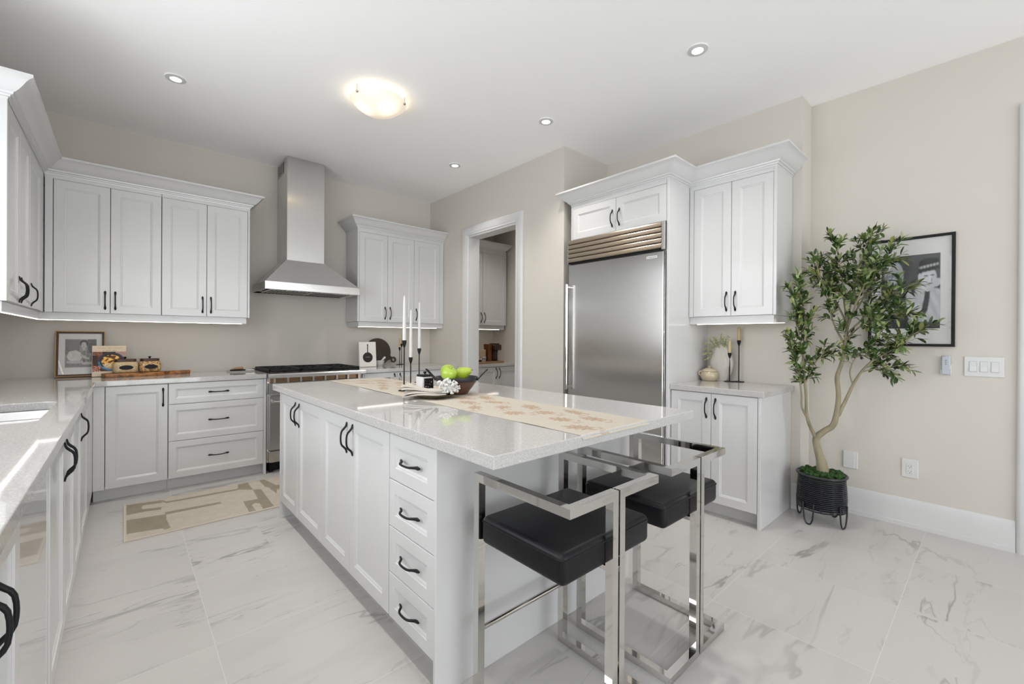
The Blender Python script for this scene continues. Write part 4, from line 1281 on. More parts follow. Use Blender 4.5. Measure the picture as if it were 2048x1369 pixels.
# ---------------------------------------------------------------- rug and runner
CREAM, TAUPE = srgb(190, 181, 168), srgb(150, 141, 125)
RUG = [
 [(.016, 4.249), (.209, 4.212), (.215, 4.145), (.107, 4.171), (.095, 4.125), (.1, 4.079), (.205, 4.04), (.2, 3.988), (.099, 4.017), (.014, 4.015)],
 [(.195, 4.225), (.223, 4.204), (.24, 4.152), (.696, 4.13), (.69, 4.085), (.238, 4.115)],
 [(.015, 3.905), (.223, 3.861), (.217, 3.748), (.228, 3.568), (.198, 3.561), (.191, 3.591), (.013, 3.629)],
 [(.21, 3.905), (.542, 3.885), (.545, 3.840), (.223, 3.852)],
 [(.715, 4.242), (.788, 4.247), (.783, 4.025), (.691, 4.099)],
 [(.783, 4.025), (.835, 3.992), (.823, 3.53), (.751, 3.521), (.756, 3.662), (.73, 3.69), (.706, 3.66), (.706, 3.52), (.663, 3.527), (.672, 3.778), (.767, 3.773)],
 [(.872, 4.246), (.913, 4.24), (.955, 4.007), (.905, 3.795), (.891, 3.996), (.873, 4.025)],
 [(.95, 4.02), (1.10, 3.98), (1.10, 3.9), (.93, 3.9)], [(1.05, 4.24), (1.19, 4.24), (1.19, 3.75), (1.10, 3.75), (1.10, 4.1)]]
RGX0, RGX1, RGY0, RGY1 = 0., 1.21, 3.505, 4.265
def rugfn(s, t):
    x, y = RGX0 + s * (RGX1 - RGX0), RGY0 + t * (RGY1 - RGY0)
    if x < .013 or x > RGX1 - .013 or y < RGY0 + .013: return tuple(c * 1.12 for c in CREAM)
    xx, yy = x + .003 * nz(x * 60, y * 60), y + .003 * nz(x * 60, y * 60, 5)
    k = any(inpoly(xx, yy, P) for P in RUG)
    v = 1 + .13 * nz(x * 220, y * 40, 2) + .08 * nz(x * 14, y * 14, 9)
    return tuple(c * v for c in (TAUPE if k else CREAM))
bm = paint_grid(lambda s, t: Vector((RGX0 + s * (RGX1 - RGX0), RGY0 + t * (RGY1 - RGY0), .008 + .0022 * nz(s * 9, t * 5) * (1 if t < .12 or t > .9 or s < .06 else .2))), rugfn, 300, 190)
lay = bm.verts.layers.float_color['Col']
bm.edges.ensure_lookup_table()
be = [e for e in bm.edges if e.is_boundary]
r = bmesh.ops.extrude_edge_only(bm, edges=be)
for v in r['geom']:
    if isinstance(v, bmesh.types.BMVert): v.co.z = .0008; v[lay] = (*CREAM, 1)
tag(obj('area_rug', bm, 'woven', smooth=60), 'cream and taupe abstract runner rug on the floor before the drawer cabinet', 'rug')

rnd = random.Random(11)
NX0, NX1, NY0, NY1 = 1.187, 1.618, .952, 3.440
FLW = []
for k in range(30):
    y = NY0 + .06 + (NY1 - NY0 - .12) * (k + .5) / 30
    FLW.append((NX0 + .07 + (NX1 - NX0 - .14) * ((k * .618 + .1) % 1), y, rnd.uniform(.045, .075), rnd.uniform(.028, .045), rnd.uniform(-.6, .6)))
def runfn(s, t):
    x, y = NX0 + s * (NX1 - NX0), NY0 + t * (NY1 - NY0)
    c0, c1 = srgb(190, 182, 170), srgb(164, 138, 112)
    k = 0.
    for fx, fy, a, b, an in FLW:
        dx, dy = x - fx, y - fy
        if abs(dx) > .11 or abs(dy) > .11: continue
        ca, sa = math.cos(an), math.sin(an)
        u, v = dx * ca + dy * sa, -dx * sa + dy * ca
        rr_ = math.hypot(u / b, v / a)
        th = math.atan2(v, u)
        if rr_ < 1 + .22 * math.sin(th * 9): k = max(k, .95 if nz(x * 130, y * 130) > -.16 else .25)
        # stem and leaves
        if abs(u - .012 * math.sin(v * 30)) < .003 and -.11 < v < 0: k = max(k, .8)
        if ell(u, v, .02, -.075, .017, .007, .7) or ell(u, v, -.022, -.09, .017, .007, -.7): k = max(k, .7)
    k *= .85 + .15 * nz(x * 40, y * 40, 3)
    v = 1 + .05 * nz(x * 300, y * 300, 7)
    return tuple((c0[i] + (c1[i] - c0[i]) * k) * v for i in range(3))
def runpos(s, t):
    x, y = NX0 + s * (NX1 - NX0), NY0 + t * (NY1 - NY0)
    x += .004 * math.sin(y * 7) + .003 * nz(y * 4, s)
    e = min(s, 1 - s)
    z = CT + .0022 + max(0, nz(y * 3.2, 1.3)) * .007 * max(0, 1 - e * 14)
    if y < IY0 + .004:
        return Vector((x, IY0 - .0035, CT - .012 * (1 - t * 30)))
    return Vector((x, y, z))
bm = paint_grid(runpos, runfn, 110, 560)
lay = bm.verts.layers.float_color['Col']
be = [e for e in bm.edges if e.is_boundary]
r = bmesh.ops.extrude_edge_only(bm, edges=be)
for v in r['geom']:
    if isinstance(v, bmesh.types.BMVert):
        v.co.z -= .0014; v[lay] = (*srgb(176, 166, 150), 1)
tag(obj('table_runner', bm, 'woven', smooth=60), 'cream linen runner with tan flower print lying along the island top', 'table runner')

# ---------------------------------------------------------------- candle holders and candles
def candle_holder(x, y, z, h, label, rb=.035, group='slim black candle holders on the island'):
    r = thing('candle_holder', label, 'candle holder', (x, y, z), group)
    bm = B(); lathe(bm, [(0, 0), (rb, 0), (rb, .004), (.008, .006), (0, .006)], 28, (x, y, z)); obj('base', bm, 'black', r, smooth=40)
    bm = B(); lathe(bm, [(0, .006), (.0043, .006), (.0040, h - .045), (0, h - .045)], 12, (x, y, z)); obj('stem', bm, 'black', r, smooth=40)
    bm = B(); lathe(bm, [(0, h - .048), (.005, h - .045), (.009, h - .032), (.0135, h - .016), (.0142, h), (.0120, h), (.0115, h - .010), (0, h - .010)], 20, (x, y, z)); obj('cup', bm, 'black', r, smooth=40)
def candle(x, y, z, h, mat, label, r0=.0112, r1=.0060, wick=True, group='white taper candles on the island'):
    r = thing('candle', label, 'candle', (x, y, z), group)
    rr_ = [(0, 0), (r0, 0), (r0, h * .4), (r0 * .45 + r1 * .55, h * .82), (r1, h - .008), (r1 * .5, h - .001), (0, h)]
    bm = B(); lathe(bm, rr_, 18, (x, y, z)); obj('wax', bm, mat, r, smooth=50)
    bm = B(); tube(bm, [(x, y, z + h - .002), (x + .002, y, z + h + .006), (x + .005, y - .001, z + h + .010)], .0009, 6); obj('wick', bm, 'mat', r)
ZR = CT + .003
for x, y, h, ct, wd in ((1.318, 2.493, 1.236, 1.518, 'tallest'), (1.500, 2.742, 1.115, 1.448, 'shortest'), (1.653, 2.892, 1.173, 1.518, 'middle-height')):
    z = ZR if x < 1.62 else CT + .0005
    candle_holder(x, y, z, h - z, 'slim black candle holder on the island, the %s of three' % wd)
    candle(x, y, h - .0095, ct - h + .0095, 'wax', 'white taper candle in the %s island candle holder' % wd)
for x, y, h, ct, mat, lb, lc in ((2.562, 4.965, 1.131, 1.243, 'wax3', 'slim black candle holder with short tan candle beside the round board', 'short tan candle stub on the right worktop by the range'),
                             (2.612, 5.01, 1.174, 1.300, 'wax3', 'taller slim black candle holder at the back behind the tan candle', 'thin brown candle at the back of the range worktop')):
    candle_holder(x, y, CT + .0005, h - CT - .0005, lb, .04, 'candle holders by the round board')
    candle(x, y, h - .0095, ct - h + .0095, mat, lc, .0105 if x < 2.6 else .006, .0095 if x < 2.6 else .005, group='candles by the round board')
for x, y, h, ct, mat, lb, lc in ((3.626, 1.427, 1.147, 1.252, 'wax2', 'shorter slim black candle holder beside the ceramic vase', 'yellowish short candle beside the ceramic vase'),
                             (3.674, 1.375, 1.248, 1.353, 'wax3', 'taller slim black candle holder on the short right worktop', 'tan candle in the taller holder on the short right worktop')):
    candle_holder(x, y, CT + .0005, h - CT - .0005, lb, .040, 'candle holders on the short worktop')
    candle(x, y, h - .0095, ct - h + .0095, mat, lc, .0125, .0115, group='candles on the short worktop')

# ---------------------------------------------------------------- island tray, bowl and fruit
PLX, PLY = 1.300, 2.105
r = thing('plate', 'shallow olive-bronze plate on the runner under folded napkins', 'plate', (PLX, PLY, ZR))
bm = B(); lathe(bm, [(0, .001), (.060, 0), (.064, .002), (.095, .012), (.112, .020), (.113, .022), (.094, .016), (.062, .006), (0, .005)], 48, (PLX, PLY, ZR)); obj('dish', bm, 'olive_plate', r, smooth=50)
AX = Vector((.745, -.667, 0)); AY = Vector((.667, .745, 0))
r = thing('napkin_stack', 'fanned stack of cream linen napkins folded over the olive plate', 'napkins', (PLX, PLY, ZR + .02))
for k in range(4):
    bm = B()
    g = []
    n1, n2 = 26, 10
    for i in range(n1 + 1):
        row = []
        s = i / n1
        for j in range(n2 + 1):
            t = j / n2 - .5
            xx = -.150 + s * .225 - .006 * k
            wdt = .052 + .040 * (1 - s) ** 1.2
            z = ZR + .0175 + k * .0075 + .010 * math.sin(s * 5.5 + k * .5 + t) * (1 - .5 * s) + .006 * math.cos(t * 9 + s * 4 + k) + (.022 * (1 - s) ** 2 if k > 1 else .006 * (1 - s)) + .010 * s
            p = Vector((PLX, PLY, 0)) + AX * xx + AY * (t * 2 * wdt + (.010 * k - .02)) + Vector((0, 0, z))
            row.append(bm.verts.new(p))
        g.append(row)
    for i in range(n1):
        for j in range(n2): bm.faces.new((g[i][j], g[i + 1][j], g[i + 1][j + 1], g[i][j + 1]))
    rr_ = bmesh.ops.extrude_face_region(bm, geom=bm.faces[:])
    for v in rr_['geom']:
        if isinstance(v, bmesh.types.BMVert): v.co.z -= .0035
    obj('napkin', bm, 'linen', r, smooth=60)
cx_, cy_ = PLX + .745 * .080, PLY - .667 * .080
rnd = random.Random(5)
bm = B()
cz_ = ZR + .058
for k in range(90):
    d = Vector((rnd.gauss(0, 1), rnd.gauss(0, 1), rnd.gauss(.15, .9))).normalized()
    L = rnd.uniform(.030, .058)
    p0 = Vector((cx_, cy_, cz_))
    q = p0 + Vector((d.x * L * 1.1, d.y * L * 1.0, d.z * L * .95))
    if q.z < ZR + .032: q.z = ZR + .032 + rnd.random() * .012
    mid = p0.lerp(q, .6) + Vector((rnd.uniform(-.006, .006),) * 3)
    tube(bm, [p0, mid, q], [.010, .0075, .0062], 6)
    for _ in range(3):
        s = rnd.uniform(.005, .0085)
        bmesh.ops.create_icosphere(bm, subdivisions=1, radius=s, matrix=Matrix.Translation(q + Vector((rnd.uniform(-.007, .007), rnd.uniform(-.007, .007), rnd.uniform(-.004, .006)))))
bmesh.ops.create_icosphere(bm, subdivisions=2, radius=.036, matrix=Matrix.Translation((cx_, cy_, cz_)) @ Matrix.Diagonal((1.1, 1.1, .85, 1)))
tag(obj('coral_ornament', bm, 'coral', smooth=60), 'knobbly white coral ornament lying on the napkins', 'ornament')

# canister
KX0, KX1, KY0, KY1 = 1.358, 1.440, 2.335, 2.417
r = thing('canister', 'square white canister with black label and black lid behind the napkins', 'canister', (1.399, 2.376, ZR))
bm = B(); box(bm, KX0, KX1, KY0, KY1, ZR, 1.012, .006, 2); obj('body', bm, 'white_plastic', r, smooth=40)
bm = B(); box(bm, KX0 + .003, KX1 - .003, KY0 + .003, KY1 - .003, 1.0125, 1.024, .003); obj('lid', bm, 'black', r)
bm = B(); lathe(bm, [(0, 0), (.006, 0), (.005, .006), (.011, .012), (.010, .018), (0, .020)], 14, (1.399, 2.376, 1.0242)); obj('knob', bm, 'black', r, smooth=50)
def lab(s, t):
    c = .012
    if .12 < t < .88 and .1 < s < .85 and (nz(s * 6, t * 8, 3) > .22) and abs((t * 5) % 1 - .5) < .32: c = .42
    return (c, c, c)
obj('label', paint_grid(lambda s, t: Vector((KX0 + .012 + s * (KX1 - KX0 - .018), KY0 - .0006, ZR + .012 + t * .074)), lab, 40, 40), 'print', r, recalc=False)

# bowl
BX, BY = 1.492, 2.165
r = thing('bowl', 'dark mango-wood bowl with black rim and loop handles on the runner', 'bowl', (BX, BY, ZR))
prof = [(0, 0), (.060, 0), (.066, .004), (.098, .045), (.119, .076)]
bm = B(); lathe(bm, prof + [(.114, .076), (.093, .047), (.060, .010), (0, .008)], 56, (BX, BY, ZR)); obj('body', bm, 'bowlwood', r, smooth=50)
bm = B(); lathe(bm, [(.1193, .0762), (.129, .100), (.1275, .103), (.1245, .1015), (.1145, .0762)], 56, (BX, BY, ZR)); obj('rim', bm, 'bowlrim', r, smooth=50)
for s in (-1, 1):
    bm = B()
    o0 = Vector((BX, BY, ZR + .088)) + AX * (s * .1265)
    pts = [o0 + AY * .020, o0 + AX * (s * .012) + AY * .020 + Vector((0, 0, .012)), o0 + AX * (s * .048) + AY * .017 + Vector((0, 0, .050)),
           o0 + AX * (s * .058) + AY * .009 + Vector((0, 0, .059)), o0 + AX * (s * .058) - AY * .009 + Vector((0, 0, .059)),
           o0 + AX * (s * .048) - AY * .017 + Vector((0, 0, .050)), o0 + AX * (s * .012) - AY * .020 + Vector((0, 0, .012)), o0 - AY * .020]
    tube(bm, pts, .0035, 8)
    for k in (1, -1): bmesh.ops.create_uvsphere(bm, u_segments=10, v_segments=6, radius=.007, matrix=Matrix.Translation(o0 + AY * (.02 * k)))
    obj('handle', bm, 'black', r, smooth=60)
def fruit(kind, loc, rot, label, sc=1.):
    r = thing(kind, label, 'fruit', loc, 'green fruit in the wooden bowl')
    r.rotation_euler = rot
    bm = B()
    if kind == 'pear': prof = [(0, -.044), (.012, -.045), (.028, -.039), (.0385, -.022), (.040, -.004), (.036, .014), (.027, .032), (.020, .046), (.016, .056), (.009, .062), (0, .063)]; zt = .060
    else: prof = [(0, -.030), (.008, -.033), (.020, -.036), (.034, -.027), (.042, -.008), (.0425, .008), (.036, .024), (.024, .034), (.012, .034), (.004, .029), (0, .027)]; zt = .027
    lathe(bm, [(a * sc, b * sc) for a, b in prof], 28)
    obj('flesh', bm, kind, r, smooth=180, local=True)
    bm = B(); tube(bm, [(0, 0, zt * sc - .004), (.002, 0, zt * sc + .007), (.006, .001, zt * sc + .016)], [.0014, .0012, .0018], 6); obj('stem', bm, 'stem', r, local=True)
fruit('apple', (1.405, 2.118, 1.046), (.5, .2, 0), 'green apple at the front left of the bowl', 1.08)
fruit('apple', (1.462, 2.215, 1.050), (-.3, .2, 0), 'green apple at the back, behind the front apple in the bowl', 1.05)
fruit('pear', (1.515, 2.135, 1.040), (.45, 1.15, -.73), 'green pear lying with its neck to the right on top of the bowl', 1.0)
fruit('pear', (1.490, 2.160, .965), (1.5, .3, .6), 'yellow-green pear lying low inside the bowl under the others', .95)
fruit('pear', (1.565, 2.200, .985), (1.2, .9, 2.2), 'green pear at the right back inside the bowl, under the top pear', .9)

# ---------------------------------------------------------------- left worktop, back corner
def lean(x0, x1, y_b, y_t, z0, h):
    """frame of reference of a board leaning back: f(u,d,t): u along x, d out of the face, t up the face"""
    import math as _m
    a = _m.atan2(y_t - y_b, h)
    up = Vector((0, _m.sin(a), _m.cos(a))); out = Vector((0, -_m.cos(a), _m.sin(a)))
    o0 = Vector((x0, y_b, z0))
    return lambda u, d, t: o0 + Vector((1, 0, 0)) * u + up * t + out * d
ZT = CT + .0006
F1 = lean(-.411, -.122, 4.985, 5.050, ZT + .004, .376)
r = thing('framed_photograph', 'small gilt-framed photo of a woman with a tureen, leaning in the left corner', 'framed picture', (-.27, 5.02, ZT))
FW, FH = .289, .372
obj('gilt_edge', frame_bm(F1, 0, FW, 0, FH, .0055, .020, .0015), 'gold_frame', r)
obj('frame', frame_bm(F1, .0055, FW - .0055, .0055, FH - .0055, .012, .017, .002), 'brown_frame', r)
def obx(bm, F, u0, u1, d0, d1, t0, t1, bev=0.):
    c = F((u0 + u1) / 2, (d0 + d1) / 2, (t0 + t1) / 2)
    obox(bm, c, (F(1, 0, 0) - F(0, 0, 0)) * (u1 - u0) / 2, (F(0, 1, 0) - F(0, 0, 0)) * (d1 - d0) / 2, (F(0, 0, 1) - F(0, 0, 0)) * (t1 - t0) / 2, bev)
bm = B(); obx(bm, F1, .006, FW - .006, .001, .006, .006, FH - .006); obj('mat', bm, 'mat', r)
def art_woman(s, t):
    g = .22 + .08 * s + .05 * nz(s * 4, t * 4)
    n = .06 * nz(s * 14, t * 14, 2)
    if s < .46 and t > .45: g = .17
    if .70 < s: g = .10 + n
    if inpoly(s, t, [(.48, .10), (.50, .55), (.60, .62), (.74, .58), (.95, .35), (1, .1)]): g = .20 + n * 2 + .05 * math.sin(s * 50)
    if ell(s, t, .59, .86, .14, .12): g = .035
    if ell(s, t, .59, .79, .085, .11): g = .46 + n
    if ell(s, t, .555, .81, .018, .012) or ell(s, t, .625, .81, .018, .012) or ell(s, t, .59, .735, .03, .012): g = .12
    if ell(s, t, .59, .64, .05, .05): g = .40 + n
    if inpoly(s, t, [(.05, .40), (.12, .56), (.34, .61), (.48, .52), (.53, .34), (.47, .24), (.22, .22), (.10, .28)]): g = .52 + .10 * nz(s * 6, t * 8) + n
    if ell(s, t, .30, .19, .27, .055): g = .42 + n
    if ell(s, t, .62, .36, .17, .045, -.5): g = .40 + n
    if t < .13: g = .20 + n
    if ell(s, t, .72, .14, .22, .05): g = .44 + n
    return (g * 1.02, g, g * .97)
obj('photo_print', paint_grid(lambda s, t: F1(.055 + s * .183, .0064, .075 + t * .232), art_woman, 80, 100), 'print', r, recalc=False)
bm = B(); obx(bm, F1, .010, FW - .010, .0085, .0100, .010, FH - .010); obj('glass', bm, 'pane', r)

F2 = lean(-.196, .012, 4.925, 4.965, ZT, .256)
r = thing('cookbook', 'cookbook with a pan of food on its cover, leaning against the small framed photo', 'book', (-.09, 4.95, ZT))
def cover(s, t):
    if t > .80 - .0:
        c = srgb(222, 203, 176)
        # illegible small capitals in two lines
        u = (s - .13) / .74
        if abs(t - .925) < .010 and 0 < u < 1 and (u * 17) % 1 > .38 and int(u * 17) not in (6, 10): c = srgb(150, 120, 95)
        u = (s - .30) / .40
        if abs(t - .845) < .010 and 0 < u < 1 and (u * 10) % 1 > .4 and int(u * 10) not in (1, 6): c = srgb(158, 128, 102)
        return c
    if t < .16:
        return srgb(206, 192, 168) if t > .065 or t < .06 else srgb(190, 174, 150)
    q = (t - .16) / .64
    n = nz(s * 7, q * 7, 1)
    c = srgb(52, 24, 14) if n < .15 else srgb(112, 56, 30)
    if q < .28 and s < .24 and nz(s * 30, q * 30, 6) > .0: c = srgb(206, 136, 110)
    if q > .82 and s < .3: c = srgb(150, 104, 76) if nz(s * 25, q * 25) > 0 else srgb(96, 52, 40)
    if q > .62 and s > .68: c = srgb(182, 148, 138)
    rr_ = math.hypot((s - .56) / .40, (q - .50) / .47)
    if rr_ < 1.0: c = srgb(48, 116, 158) if q < .52 else srgb(40, 44, 58)
    if rr_ < .86: c = srgb(22, 20, 26)
    if rr_ < .86 and q < .24: c = srgb(150, 146, 152)
    if rr_ < .74:
        k = nz(s * 9, q * 9, 3)
        c = srgb(226, 170, 66) if k > -.06 else srgb(96, 44, 22)
        if k > .3: c = srgb(240, 204, 112)
        if ell(s, q, .44, .28, .13, .13): c = srgb(228, 204, 160) if nz(s * 22, q * 22) > -.2 else srgb(184, 130, 84)
        if q > .76: c = srgb(30, 28, 32) if k < .1 else srgb(220, 160, 60)
    return c
BW, BH = .208, .255
bm = B(); obx(bm, F2, .002, BW - .001, .0025, .0185, .002, BH - .002); obj('pages', bm, 'page', r)
bm = B(); obx(bm, F2, 0, BW, 0, .0024, 0, BH, .0008); obx(bm, F2, 0, BW, .0186, .0208, 0, BH, .0008); obx(bm, F2, -.001, .0015, 0, .0208, 0, BH, .0005); obj('binding', bm, 'page', r)
obj('cover_print', paint_grid(lambda s, t: F2(.0012 + s * (BW - .002), .0212, .001 + t * (BH - .002)), cover, 120, 140), 'print', r, recalc=False)

# olive-wood serving board with two jars on it
da = Vector((.983, .183, 0)); db = Vector((-.183, .983, 0))
r = thing('serving_board', 'long olive-wood serving board with handle under the two jars', 'serving board', (.02, 4.83, ZT))
o0 = Vector((-.117, 4.742, ZT))
bm = B()
out = [(0.010, .0), (.16, .002), (.33, .0), (.395, .014), (.43, .046), (.475, .050), (.555, .048), (.585, .055), (.592, .072), (.583, .090), (.555, .096), (.47, .096), (.43, .100), (.39, .126), (.33, .142), (.15, .146), (.012, .148), (0, .13), (-.006, .07), (-.002, .015)]
prism(bm, out, lambda a, b, d: o0 + da * a + db * b + Vector((0, 0, d)), 0, .030)
bmesh.ops.bevel(bm, geom=bm.edges[:], offset=.004, segments=2, profile=.5, affect='EDGES')
obj('board', bm, 'olivewood', r, smooth=45)
def jar(a, b, wdt, mat, label):
    c = o0 + da * a + db * b + Vector((0, 0, .0304))
    r = thing('storage_jar', label, 'jar', c, 'lidded glass jars on the olive-wood board')
    r.rotation_euler = (0, 0, .16)
    bm = B()
    def rng(ins, z): return [(x, y, z) for x, y in rrect(-wdt / 2 + ins, wdt / 2 - ins, -.050 + ins, .050 - ins, .030 - ins * .5, 6)]
    ring_loft(bm, [rng(.012, 0), rng(.003, .008), rng(0, .025), rng(0, .068), rng(.005, .084), rng(.014, .093)])
    obj('body', bm, mat, r, smooth=50, local=True)
    bm = B()
    ring_loft(bm, [rng(.014, .0932), rng(.010, .0935), rng(.010, .112), rng(.013, .114)])
    ld = obj('lid', bm, 'walnut', r, smooth=40, local=True)
    bm = B(); lathe(bm, [(0, .114), (.006, .114), (.006, .120), (.0115, .131), (.010, .133), (0, .134)], 14); obj('knob', bm, 'black', ld, smooth=40, local=True)
    bm = B()
    prism(bm, [(.045 * math.cos(2 * PI * k / 28), .045 + .019 * math.sin(2 * PI * k / 28)) for k in range(28)], lambda u, v, d: Vector((u, -d, v)), .0498, .0512)
    obj('label', bm, 'black', r, local=True)
jar(.140, .084, .158, 'oats', 'glass jar of oats with dark lid and black oval label, the left of two')
jar(.302, .086, .146, 'granola', 'glass jar of brown granola with dark lid, the right of two')
# slate cheese board with knife
r = thing('slate_board', 'small dark slate board near the range with cheese tools on it', 'serving board', (.83, 4.85, ZT))
bm = B(); c, s_ = math.cos(-.15), math.sin(-.15)
prism(bm, [(.83 + c * u - s_ * v, 4.875 + s_ * u + c * v) for u, v in ((-.10, -.075), (.10, -.07), (.098, .07), (-.103, .072))], lambda a, b, d: Vector((a, b, d)), ZT, ZT + .009)
obj('board', bm, 'slate', r)
r = thing('cheese_knife', 'black-handled cheese knife lying on the slate board', 'knife', (.83, 4.83, ZT + .01))
bm = B(); tube(bm, [(.745, 4.83, ZT + .018), (.80, 4.822, ZT + .019), (.87, 4.812, ZT + .018)], 0, 10, True, [(.007, .010), (.008, .012), (.006, .009)]); obj('handle', bm, 'black', r, smooth=60)
bm = B(); obox(bm, (.905, 4.806, ZT + .016), (.036, -.005, 0), (.001, .012, 0), (0, 0, .001)); obj('blade', bm, 'steel2', r)
bm = B(); tube(bm, [(.765, 4.885, ZT + .020), (.80, 4.88, ZT + .030), (.85, 4.872, ZT + .034), (.862, 4.870, ZT + .034)], 0, 10, True, [(.006, .010), (.011, .015), (.013, .017), (.010, .014)])
tag(obj('wooden_scoop', bm, 'tray_wood', smooth=60), 'light wooden scoop handle resting on the slate board', 'scoop')

# ---------------------------------------------------------------- worktop right of the range
F3 = lean(1.975, 2.175, 4.80, 4.83, ZT, .286)
r = thing('book', 'white book with a black frying pan on its cover right of the range', 'book', (2.08, 4.83, ZT))
bm = B(); obx(bm, F3, 0, .200, 0, .022, 0, .286, .001); obj('binding', bm, 'white_plastic', r)
def pan(s, t):
    c = srgb(226, 220, 214)
    x, y = s * .196, t * .282
    if math.hypot(x - .098, y - .105) < .058: c = srgb(26, 18, 14)
    if abs(x - .098 - (y - .16) * .02) < .0055 + (.002 if y > .24 else 0) and .15 < y < .255: c = srgb(20, 15, 12)
    if abs(y - .108) < .004 and abs(x - .100) < .026 and (x * 160) % 1 > .3: c = srgb(150, 135, 120)
    return c
obj('cover_print', paint_grid(lambda s, t: F3(.002 + s * .196, .0226, .002 + t * .282), pan, 90, 120), 'print', r, recalc=False)
def F4m():
    a = .14
    up = Vector((0, math.sin(a), math.cos(a))); out = Vector((0, -math.cos(a), math.sin(a)))
    o0 = Vector((2.300, 5.025, 1.079))
    return lambda u, v, d: o0 + Vector((1, 0, 0)) * u + up * v + out * d
F4 = F4m()
bm = B()
R4 = .163
pts = []
a0, a1 = math.radians(-18), math.radians(-44)
n = 56
for k in range(n + 1):
    t = a0 + (2 * PI - (a0 - a1)) * k / n
    pts.append((R4 * math.cos(t), R4 * math.sin(t)))
hd = Vector((math.cos(math.radians(-28)), math.sin(math.radians(-28))))
hn = Vector((-hd.y, hd.x))
neck = [hd * .182 - hn * .020, hd * .198 - hn * .020]
hc, hr = hd * .222, .036
pts += [tuple(v) for v in neck]
for k in range(13):
    t = math.radians(-28) + math.radians(-140) + math.radians(280) * k / 12
    pts.append((hc.x + hr * math.cos(t), hc.y + hr * math.sin(t)))
pts += [tuple(hd * .198 + hn * .020), tuple(hd * .182 + hn * .020)]
hole = [(hc.x + .019 * math.cos(2 * PI * k / 16), hc.y + .019 * math.sin(2 * PI * k / 16)) for k in range(16)]
def loopv(P, d):
    vs = [bm.verts.new(F4(u, v, d)) for u, v in P]
    return [bm.edges.new((vs[i], vs[(i + 1) % len(vs)])) for i in range(len(vs))]
bmesh.ops.triangle_fill(bm, use_beauty=True, use_dissolve=False, edges=loopv(pts, 0) + loopv(hole, 0))
rr_ = bmesh.ops.extrude_face_region(bm, geom=bm.faces[:])
od = F4(0, 0, .016) - F4(0, 0, 0)
for v in rr_['geom']:
    if isinstance(v, bmesh.types.BMVert): v.co += od
tag(obj('cutting_board', bm, 'dark_board'), 'round dark wood cutting board with ring handle leaning on the back wall', 'cutting board')
r = thing('mortar', 'white marble mortar bowl in front of the round dark board', 'mortar', (2.255, 4.87, ZT))
bm = B(); lathe(bm, [(0, 0), (.030, 0), (.033, .006), (.045, .025), (.056, .055), (.058, .062), (.050, .062), (.040, .030), (.020, .014), (0, .012)], 32, (2.255, 4.87, ZT)); obj('bowl', bm, 'marble', r, smooth=50)
bm = B(); tube(bm, [(2.245, 4.872, ZT + .022), (2.255, 4.868, ZT + .034), (2.285, 4.860, ZT + .070), (2.312, 4.852, ZT + .100), (2.318, 4.850, ZT + .106)], [.012, .015, .010, .013, .008], 12)
tag(obj('pestle', bm, 'marble', smooth=60), 'white marble pestle standing in the mortar', 'pestle')

# ---------------------------------------------------------------- short right worktop
PX, PY = 3.590, 1.572
r = thing('lidded_pot', 'small glazed beige ceramic pot with ear handles in front of the vase', 'pot', (PX, PY, ZT))
bm = B(); lathe(bm, [(0, 0), (.052, 0), (.058, .004), (.070, .030), (.072, .050), (.066, .072), (.062, .074), (.058, .070), (0, .066)], 40, (PX, PY, ZT)); obj('body', bm, 'ceramic', r, smooth=50)
bm = B(); lathe(bm, [(.0605, .0755), (.064, .077), (.055, .090), (.030, .102), (.012, .106), (.010, .110), (.014, .116), (.008, .121), (0, .122)], 40, (PX, PY, ZT)); obj('lid', bm, 'ceramic', r, smooth=50)
for s in (-1, 1):
    o0 = Vector((PX, PY, ZT)) + AX * (s * .064)
    bm = B(); tube(bm, [o0 + Vector((0, 0, .074)), o0 + AX * (s * .012) + Vector((0, 0, .078)), o0 + AX * (s * .022) + Vector((0, 0, .068)), o0 + AX * (s * .020) + Vector((0, 0, .052)), o0 + AX * (s * .007) + Vector((0, 0, .042))], [.005, .006, .006, .005, .005], 8); obj('handle', bm, 'ceramic', r, smooth=60)
VX, VY = 3.650, 1.505
r = thing('vase', 'tall matt white sculpted vase with wavy ridges on the short right worktop', 'vase', (VX, VY, ZT))
bm = B()
rings = []
n, m = 96, 26
for i in range(m + 1):
    t = i / m
    z = ZT + t * .300
    rr_ = .040 + .055 * math.sin(min(1, t * 1.02) * PI * .78 + .28) ** 1.3 - (.020 * max(0, t - .85) / .15)
    ring = []
    for k in range(n):
        a = 2 * PI * k / n
        wv = math.cos(7 * a + 1.6 * math.sin(t * 7 + a * 2))
        q = rr_ * (1 + .055 * wv)
        ring.append((VX + q * .60 * math.cos(a), VY + q * math.sin(a), z))
    rings.append(ring)
vr = ring_loft(bm, rings, True, False)
bm.faces.new(vr[0][::-1])
inn = []
for t, sc in ((1., .86), (.93, .8), (.6, .8)):
    inn.append([(VX + (x - VX) * sc, VY + (y - VY) * sc, ZT + t * .300 - (.0 if t == 1. else .0)) for x, y, z in rings[-1]])
vi = [[bm.verts.new(p) for p in q] for q in inn]
for a, b in zip([vr[-1]] + vi, vi):
    for k in range(n):
        j = (k + 1) % n
        bm.faces.new((a[k], a[j], b[j], b[k]))
bm.faces.new(vi[-1])
obj('body', bm, 'bisque', r, smooth=70)
rnd = random.Random(21)
